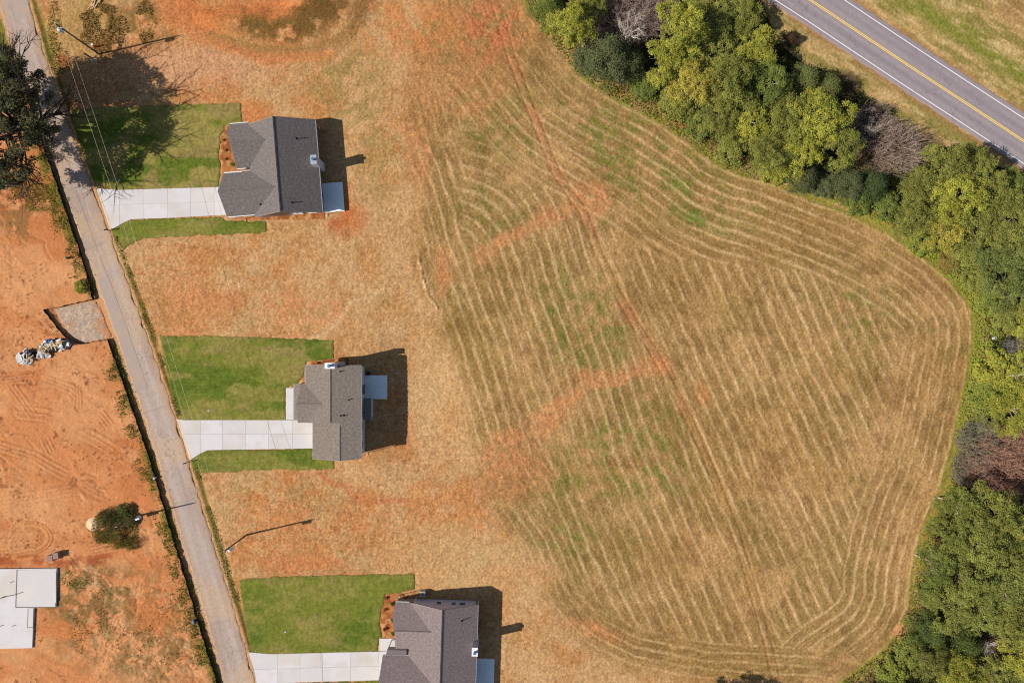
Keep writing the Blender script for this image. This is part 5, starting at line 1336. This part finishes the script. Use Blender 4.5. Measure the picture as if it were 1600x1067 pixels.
# colours (sRGB of lit crowns, turned into albedo)
GOLD = (160, 148, 66); LIME = (150, 148, 62); OLIVE = (130, 130, 64); DEEP = (110, 118, 58); GREYG = (112, 116, 66); BLUEG = (96, 100, 66); PURP = (156, 134, 122); BROWN = (132, 108, 82); REDB = (158, 120, 100); VINE = (130, 136, 62)
TREES = [ # seen centre px, py, radius px, kind, colour, word
 (858, 12, 28, 'cedar', DEEP, 'dark green'), (893, 40, 36, 'leafy', LIME, 'bright yellow-green'), (925, 8, 26, 'leafy', OLIVE, 'olive'), (925, 62, 20, 'brush', PURP, 'purple-grey'),
 (950, 92, 40, 'cedar', BLUEG, 'blue-green'), (985, 102, 26, 'cedar', BLUEG, 'blue-green'), (915, 95, 22, 'shrub', BLUEG, 'blue-green'), (985, 45, 40, 'bare', (196, 184, 168), 'pale leafless'), (1000, 25, 36, 'brush', PURP, 'purple-grey'), (962, 30, 30, 'brush', PURP, 'purple-grey'), (1030, 10, 26, 'brush', PURP, 'purple-grey'),
 (1065, 45, 44, 'leafy', LIME, 'bright yellow-green'), (1045, 100, 40, 'leafy', LIME, 'bright yellow-green'), (1110, 20, 40, 'leafy', OLIVE, 'olive'), (1158, 28, 38, 'leafy', OLIVE, 'olive'), (1120, 78, 46, 'leafy', OLIVE, 'olive'), (1180, 85, 46, 'leafy', LIME, 'bright yellow-green'), (1085, 130, 38, 'leafy', GOLD, 'golden green'), (1140, 130, 44, 'leafy', OLIVE, 'olive'),
 (1200, 135, 40, 'leafy', DEEP, 'deep green'), (1060, 160, 30, 'shrub', OLIVE, 'olive'), (1010, 135, 24, 'shrub', DEEP, 'dark green'), (1125, 182, 36, 'leafy', OLIVE, 'olive'), (1175, 185, 40, 'leafy', LIME, 'bright yellow-green'), (1095, 195, 26, 'shrub', DEEP, 'dark green'), (1145, 230, 30, 'shrub', OLIVE, 'olive'), (1235, 185, 42, 'leafy', OLIVE, 'olive'),
 (1255, 128, 30, 'cedar', GREYG, 'grey-green'), (1236, 62, 12, 'cedar', (88, 66, 50), 'brown'), (1290, 140, 26, 'cedar', GREYG, 'grey-green'), (1322, 130, 16, 'brush', BROWN, 'brown'), (1285, 180, 44, 'leafy', LIME, 'bright yellow-green'), (1310, 220, 38, 'leafy', OLIVE, 'olive'), (1250, 235, 40, 'leafy', LIME, 'bright yellow-green'), (1200, 240, 34, 'leafy', OLIVE, 'olive'), (1208, 268, 22, 'shrub', LIME, 'light green'),
 (1255, 280, 24, 'cedar', BLUEG, 'blue-green'), (1290, 286, 24, 'shrub', BLUEG, 'blue-green'), (1325, 288, 26, 'cedar', BLUEG, 'blue-green'), (1360, 290, 28, 'cedar', (76, 88, 52), 'blue-green'), (1340, 312, 26, 'shrub', DEEP, 'dark green'), (1385, 318, 26, 'shrub', DEEP, 'dark green'),
 (1365, 200, 34, 'brush', PURP, 'purple-grey'), (1400, 232, 36, 'brush', PURP, 'purple-grey'), (1372, 245, 30, 'brush', BROWN, 'brown'), (1438, 232, 24, 'brush', BROWN, 'brown'), (1362, 200, 28, 'bare', (190, 176, 160), 'pale leafless'), (1410, 268, 24, 'brush', OLIVE, 'brown'),
 (1478, 256, 40, 'leafy', OLIVE, 'olive'), (1522, 262, 36, 'leafy', OLIVE, 'olive'), (1448, 298, 38, 'leafy', OLIVE, 'olive'), (1500, 310, 42, 'leafy', LIME, 'bright yellow-green'), (1552, 300, 40, 'leafy', OLIVE, 'olive'), (1595, 300, 36, 'leafy', DEEP, 'deep green'), (1430, 340, 32, 'leafy', OLIVE, 'olive'), (1475, 358, 36, 'leafy', GOLD, 'golden green'), (1530, 355, 42, 'leafy', OLIVE, 'olive'), (1585, 350, 40, 'leafy', OLIVE, 'olive'),
 (1440, 378, 24, 'shrub', VINE, 'light green'), (1510, 398, 32, 'shrub', OLIVE, 'olive'), (1560, 402, 38, 'leafy', (114, 122, 66), 'grey-green'), (1605, 405, 36, 'leafy', (114, 120, 64), 'grey-green'), (1485, 408, 20, 'shrub', (134, 118, 60), 'brown'), (1530, 435, 26, 'shrub', OLIVE, 'olive'), (1575, 450, 38, 'leafy', (118, 124, 66), 'grey-green'), (1612, 460, 36, 'leafy', OLIVE, 'olive'), (1545, 470, 24, 'shrub', VINE, 'light green'), (1570, 500, 28, 'shrub', OLIVE, 'olive'), (1605, 510, 32, 'shrub', LIME, 'bright yellow-green'),
 (1592, 552, 24, 'brush', (130, 122, 116), 'purple-grey'), (1560, 580, 36, 'shrub', LIME, 'bright yellow-green'), (1605, 590, 38, 'leafy', LIME, 'bright yellow-green'), (1545, 620, 30, 'shrub', VINE, 'light green'), (1590, 640, 40, 'leafy', LIME, 'bright yellow-green'), (1545, 655, 26, 'shrub', OLIVE, 'olive'),
 (1530, 690, 30, 'brush', (134, 126, 106), 'purple-grey'), (1575, 705, 36, 'brush', REDB, 'reddish brown'), (1545, 730, 34, 'brush', REDB, 'reddish brown'), (1600, 735, 34, 'brush', REDB, 'reddish brown'), (1515, 735, 24, 'brush', (134, 122, 104), 'purple-grey'), (1585, 765, 26, 'brush', REDB, 'reddish brown'),
 (1500, 790, 34, 'leafy', (122, 126, 62), 'deep green'), (1550, 805, 44, 'leafy', OLIVE, 'olive'), (1602, 815, 42, 'leafy', OLIVE, 'olive'), (1485, 840, 36, 'leafy', (122, 126, 62), 'deep green'), (1535, 855, 44, 'leafy', (130, 132, 66), 'olive'), (1590, 868, 42, 'leafy', (128, 130, 64), 'olive'), (1465, 885, 32, 'leafy', DEEP, 'deep green'), (1515, 905, 42, 'leafy', (130, 132, 66), 'olive'), (1570, 915, 42, 'leafy', (126, 130, 66), 'olive'), (1615, 925, 38, 'leafy', OLIVE, 'olive'),
 (1455, 930, 26, 'shrub', DEEP, 'dark green'), (1490, 950, 36, 'leafy', (130, 132, 66), 'olive'), (1545, 960, 38, 'leafy', (128, 132, 66), 'olive'), (1595, 975, 38, 'leafy', OLIVE, 'olive'), (1450, 985, 28, 'cedar', (92, 104, 56), 'grey-green'), (1500, 1000, 32, 'cedar', (90, 100, 52), 'grey-green'), (1548, 1010, 26, 'brush', BROWN, 'brown'), (1545, 1012, 24, 'bare', (206, 196, 180), 'pale leafless'), (1600, 1025, 38, 'leafy', LIME, 'bright yellow-green'), (1420, 1020, 26, 'shrub', (126, 132, 64), 'olive'),
 (1455, 1035, 30, 'leafy', (112, 112, 56), 'grey-green'), (1500, 1050, 34, 'leafy', LIME, 'bright yellow-green'), (1555, 1055, 34, 'leafy', OLIVE, 'olive'), (1395, 1050, 26, 'shrub', VINE, 'light green'), (1615, 1065, 36, 'leafy', OLIVE, 'olive')]
ORD = ['', 'first', 'second', 'third', 'fourth', 'fifth', 'sixth', 'seventh', 'eighth', 'ninth', 'tenth', 'eleventh', 'twelfth', '13th', '14th', '15th', '16th', '17th', '18th', '19th', '20th', '21st', '22nd', '23rd', '24th', '25th', '26th', '27th', '28th', '29th', '30th']
def place(px, py, rad, kind, colour, name, label, cat, i, on_ground=False, group='trees and shrubs of the belt', zs=1.0):
    base, _ = KB[kind]
    s = rad / PXM * 0.98 / KR[kind]
    zc = (base + {'leafy': 2.2, 'cedar': 1.5, 'bare': 2.0, 'brush': .6, 'shrub': .6}[kind]) * s * zs
    q = G(px, py) if on_ground else R(px, py, zc); q.z = 0
    t = thing(name, label, cat, q, (i * 2.399) % 6.283, group); t.scale = (s, s, s * zs)
    c = obj('crown', KIT[kind][i % len(KIT[kind])], None, t); c.location = (0, 0, base)
    k = 0.93 if kind in ('leafy', 'shrub', 'cedar') else 1.0
    c.color = S4(*colour, k)
    tr = obj('trunk', TR[kind][i % len(TR[kind])], None, t)
    return t
NAME = {'leafy': ('broadleaf_tree', 'broadleaf tree', 'tree'), 'cedar': ('cedar_tree', 'cedar', 'tree'), 'bare': ('bare_tree', 'tree', 'tree'), 'brush': ('leafless_thicket', 'leafless thicket', 'thicket'), 'shrub': ('wild_shrub', 'shrub', 'shrub')}
EDGE = np.array(TREE_EDGE, float)
def belt_t(px, py):
    L = np.concatenate([[0], np.cumsum(np.hypot(*np.diff(EDGE, axis=0).T))]); d = np.hypot(EDGE[:, 0] - px, EDGE[:, 1] - py); j = int(np.argmin(d)); return L[j] + 0.01 * py, d[j]
info = []
for i, (px, py, rad, kind, colour, word) in enumerate(TREES):
    t_, d_ = belt_t(px, py); side = 'at the field edge of the belt' if d_ < 45 else ('inside the belt' if d_ < 100 else 'deep in the belt')
    info.append([i, t_, (word, kind, side)])
rank = {}
for rec in sorted(info, key=lambda r: r[1]):
    key = rec[2]; rank[key] = rank.get(key, 0) + 1; rec.append(rank[key])
for rec in info:
    i = rec[0]; px, py, rad, kind, colour, word = TREES[i]; word, kind, side = rec[2]; nm, sp, cat = NAME[kind]
    lab = f'{word} {sp} {side}' + (f', {ORD[rec[3]]} from its top' if rank[rec[2]] > 1 else '')
    place(px, py, rad, kind, colour, nm, lab, cat, i, zs=(.55 if py < 120 and px > 1090 else .75 + .35 * ((i * 37) % 10) / 10) if kind == 'leafy' else 1.0)
# trees below the frame whose shadows reach the field
for i, (px, py, rad) in enumerate(((1075, 1100, 38), (1132, 1104, 32), (1340, 1100, 38), (1300, 1108, 30), (1440, 1110, 34))):
    place(px, py, rad, 'leafy', OLIVE, 'broadleaf_tree', f'olive broadleaf tree below the bottom edge, {ORD[i + 1]} from its left' , 'tree', 200 + i, True)
for i, (px, py, rad, kind) in enumerate(((180, 815, 17, 'brush'), (197, 797, 13, 'shrub'), (168, 806, 12, 'brush'), (185, 844, 12, 'brush'), (160, 838, 10, 'brush'), (205, 812, 12, 'shrub'), (128, 448, 11, 'shrub'), (207, 848, 10, 'brush'))):
    lab = ['olive twiggy bush left of the clay-lot pole, the largest', 'dark bush just above the clay-lot pole', 'small bush beside the sand pile', 'yellow-green bush below the clay-lot pole', 'small yellow-green bush below the sand pile', 'dark bush at the foot of the clay-lot pole', 'round bright green bush left of the lane above the gravel pad', 'low bush right of the yellow-green bush on the clay'][i]
    place(px, py, rad, kind, [(104, 104, 56), (96, 98, 54), (120, 106, 62), (136, 128, 56), (140, 126, 60), (100, 92, 52), (134, 134, 56), (134, 120, 60)][i], 'wild_shrub', lab, 'shrub', 300 + i, True, 'bushes on the clay lot')

# ---- big tree at the left edge
def big_tree():
    rng = np.random.default_rng(99)
    q = G(57, 211)
    t = thing('big_tree', 'large dark spreading tree at the left edge shading the lane', 'tree', q)
    segs = []; tips = []
    p0 = np.array([0., 0, -.3]); p1 = np.array([-.1, .1, 3.8]); segs.append((p0, p1, .6, .46))
    def grow(p, d, L, r, lv):
        d = d / np.linalg.norm(d); n = 3; pp = p
        for k in range(n):
            d2 = d + rng.normal(size=3) * .16; q2 = pp + d2 * L / n; segs.append((pp, q2, r * (1 - .2 * k), r * (1 - .2 * (k + 1)))); pp = q2
            if lv >= 2 or (lv == 1 and k): tips.append(pp)
            if lv < 3 and k:
                for j in range(2 if lv else 3):
                    nd = d + rng.normal(size=3) * .6; nd[2] = nd[2] * .8 + .05; grow(pp, nd, L * (.5 + .22 * rng.random()), r * .5, lv + 1)
        tips.append(pp)
    for k in range(13):
        th = k * .4833 + rng.random() * .3; grow(p1 + np.array([0, 0, rng.random() * .8]), np.array([math.cos(th), math.sin(th), .55 + 1.0 * ((k * 7) % 10) / 10]), 7.4, .36, 0)
    obj('trunk', seg_mesh('trunk', segs, mat('dark_bark', S4(84, 70, 60), .9, noise=.3, nscale=5), 6), None, t)
    Ps, Ns = [], []
    okf = lambda x: (x[0] + .6) ** 2 / 100 + x[1] ** 2 / 130 + (x[2] - 9.5) ** 2 / 49 < 1
    tips = [x for x in tips if x[2] > 4.0 and okf(x)]
    segs = [g_ for g_ in segs if okf(g_[1] * np.array([1.08, 1.08, 1])) or g_[2] > .3 or g_[1][2] < 4]
    ga = rng.normal(size=(70, 3)) * np.array([6, 6.5, 3]) + np.array([-.5, 0, 9.8])
    for c in tips:
        near = np.min(np.linalg.norm((ga - c) * np.array([1, 1, .6]), axis=1))
        if near > 2.0 and rng.random() < .8: continue
        r = .42 + .5 * rng.random(); p, n = clump_leaves(rng, int(52 * (r / .8) ** 2), c, r, .14, .7, .2); Ps.append(p); Ns.append(n)
    P = np.concatenate(Ps); N = np.concatenate(Ns); Vv, Ff = leaves(P, N, .14 * (.7 + .6 * rng.random(len(P))), rng)
    me = quad_mesh('crown', Vv, Ff, tones(rng, len(P), .7, 1.3, .16)); me.materials.append(M_leaf)
    o = obj('crown', me, None, t); o.color = S4(98, 96, 66, .85)
big_tree()

# ------------------------------------------------------------------ stuff: undergrowth, weeds
def scatter(name, label, n, area, height_fn, size, colour_fn, seed, up=0.6, aspect=.6):
    rng = np.random.default_rng(seed)
    x0, x1, y0, y1 = area
    x = x0 + (x1 - x0) * rng.random(n); y = y0 + (y1 - y0) * rng.random(n)
    h, keep = height_fn(x, y, rng)
    x, y, h = x[keep], y[keep], h[keep]
    P = np.stack([(x - 800) / PXM, (533.5 - y) / PXM, h], -1)
    N = rng.normal(size=P.shape); N[:, 2] = np.abs(N[:, 2]) + up
    s = size * (.6 + .8 * rng.random(len(P)))
    Vv, Ff = leaves(P, N, s, rng, aspect)
    c = colour_fn(x, y, rng)
    me = quad_mesh(name, Vv, Ff, np.repeat(c, 4, axis=0)); me.materials.append(M_leaf)
    o = obj(name, me); o.color = (1, 1, 1, 1)
    return tag(o, label, kind='stuff')
def und_h(x, y, rng):
    inb = inside(x, y, BELT) & (x < 1720) & (y < 1160)
    d = seg_dist(x, y, TREE_EDGE)
    keep = inb & (rng.random(len(x)) < .95) | ((d < 5) & (rng.random(len(x)) < .5) & (x > 830))
    lump = fbm(x, y, 14, 3, 301)
    h = (.15 + 2.0 * np.clip(lump - .25, 0, 1)) * sstep(-2, 26, np.where(inb, d, 0)) + .12
    return h + .35 * rng.random(len(x)) * sstep(0, 12, d), keep & (seg_dist(x, y, TREE_BACK[1:12]) > 4)
def und_c(x, y, rng):
    d = seg_dist(x, y, TREE_EDGE)
    n1 = fbm(x, y, 45, 3, 311)[:, None]; n2 = fbm(x, y, 18, 3, 312)[:, None]
    c = np.ones((len(x), 3)) * S(104, 108, 50, .55)
    c = c * (1 - sstep(.5, .62, n1)) + S(126, 106, 76, .6) * sstep(.5, .62, n1)
    c = c * (1 - .8 * sstep(.5, .62, n2)) + S(80, 86, 48, .55) * .8 * sstep(.5, .62, n2)
    ed = ((1 - sstep(14, 40, d)) * (.35 + .65 * sstep(1150, 1400, x)) * (1 - .7 * sstep(760, 860, y)))[:, None]
    c = c * (1 - ed) + S(138, 154, 56, .82) * ed
    pt = (np.exp(-((x - 1540) / 60) ** 2 - ((y - 715) / 45) ** 2) + .9 * np.exp(-((x - 1000) / 55) ** 2 - ((y - 30) / 45) ** 2) + .9 * np.exp(-((x - 1390) / 50) ** 2 - ((y - 225) / 40) ** 2))[:, None].clip(0, 1)
    c = c * (1 - .8 * pt) + S(140, 118, 106, .7) * .8 * pt
    return c * (.7 + .6 * rng.random((len(x), 1)))
scatter('undergrowth', 'tangled vines and low growth under the tree belt', 420000, (820, 1720, -70, 1160), und_h, .15, und_c, 17)

WEED = [(160, 45, 40, 38, .5), (228, 35, 16, 34, .4), (440, 45, 72, 16, .45), (505, 22, 40, 24, .5), (95, 100, 16, 24, .3), (180, 825, 36, 34, .5), (120, 445, 18, 14, .5), (120, 905, 26, 16, .25), (60, 305, 50, 26, .3), (85, 60, 10, 60, .3)]
def weed_h(x, y, rng):
    lx = np.interp(y, [p[1] for p in LANE], [p[0] for p in LANE]); dx = lx - x
    n1 = fbm(x, y, 22, 3, 321); n2 = fbm(x, y, 60, 2, 322)
    strip_ = np.exp(-((dx - 48) / 9.0) ** 2) * (y > 270) * (n1 > .50) * .55 + np.exp(-((dx - 36) / 6.0) ** 2) * .28 * (y > 200)
    gate = ((y > 462) & (y < 545))
    m = np.where(gate, 0, strip_)
    for (cx, cy, rx, ry, k) in WEED: m = np.maximum(m, (((x - cx) / rx) ** 2 + ((y - cy) / ry) ** 2 < 1) * (n1 > .44) * k)
    ed = (lx + 23 + 9 - x); m = np.maximum(m, np.exp(-(ed / 3.5) ** 2) * (n2 > .42) * .5 * (y > 370) * (np.abs(y - 690) > 40))
    sc = (((x - 210) / 100) ** 2 + ((y - 985) / 75) ** 2 < 1) * (n1 > .55) * (dx > 40) * .07; m = np.maximum(m, sc)
    keep = rng.random(len(x)) < m
    return .05 + .5 * rng.random(len(x)) * n1, keep
def weed_c(x, y, rng):
    n1 = fbm(x, y, 30, 3, 331)[:, None]
    c = S(132, 128, 54, .75) * (1 - sstep(.45, .6, n1)) + S(122, 112, 56, .75) * sstep(.45, .6, n1)
    top_ = ((y < 110) & (x > 100))[:, None]
    c = np.where(top_, S(142, 112, 62, .7) * (.8 + .4 * n1), c)
    return c * (.65 + .7 * rng.random((len(x), 1)))
scatter('roadside_weeds', 'rank weeds along the silt fence, ditch and clay banks', 900000, (0, 580, 0, 1067), weed_h, .13, weed_c, 18, 1.2, .45)
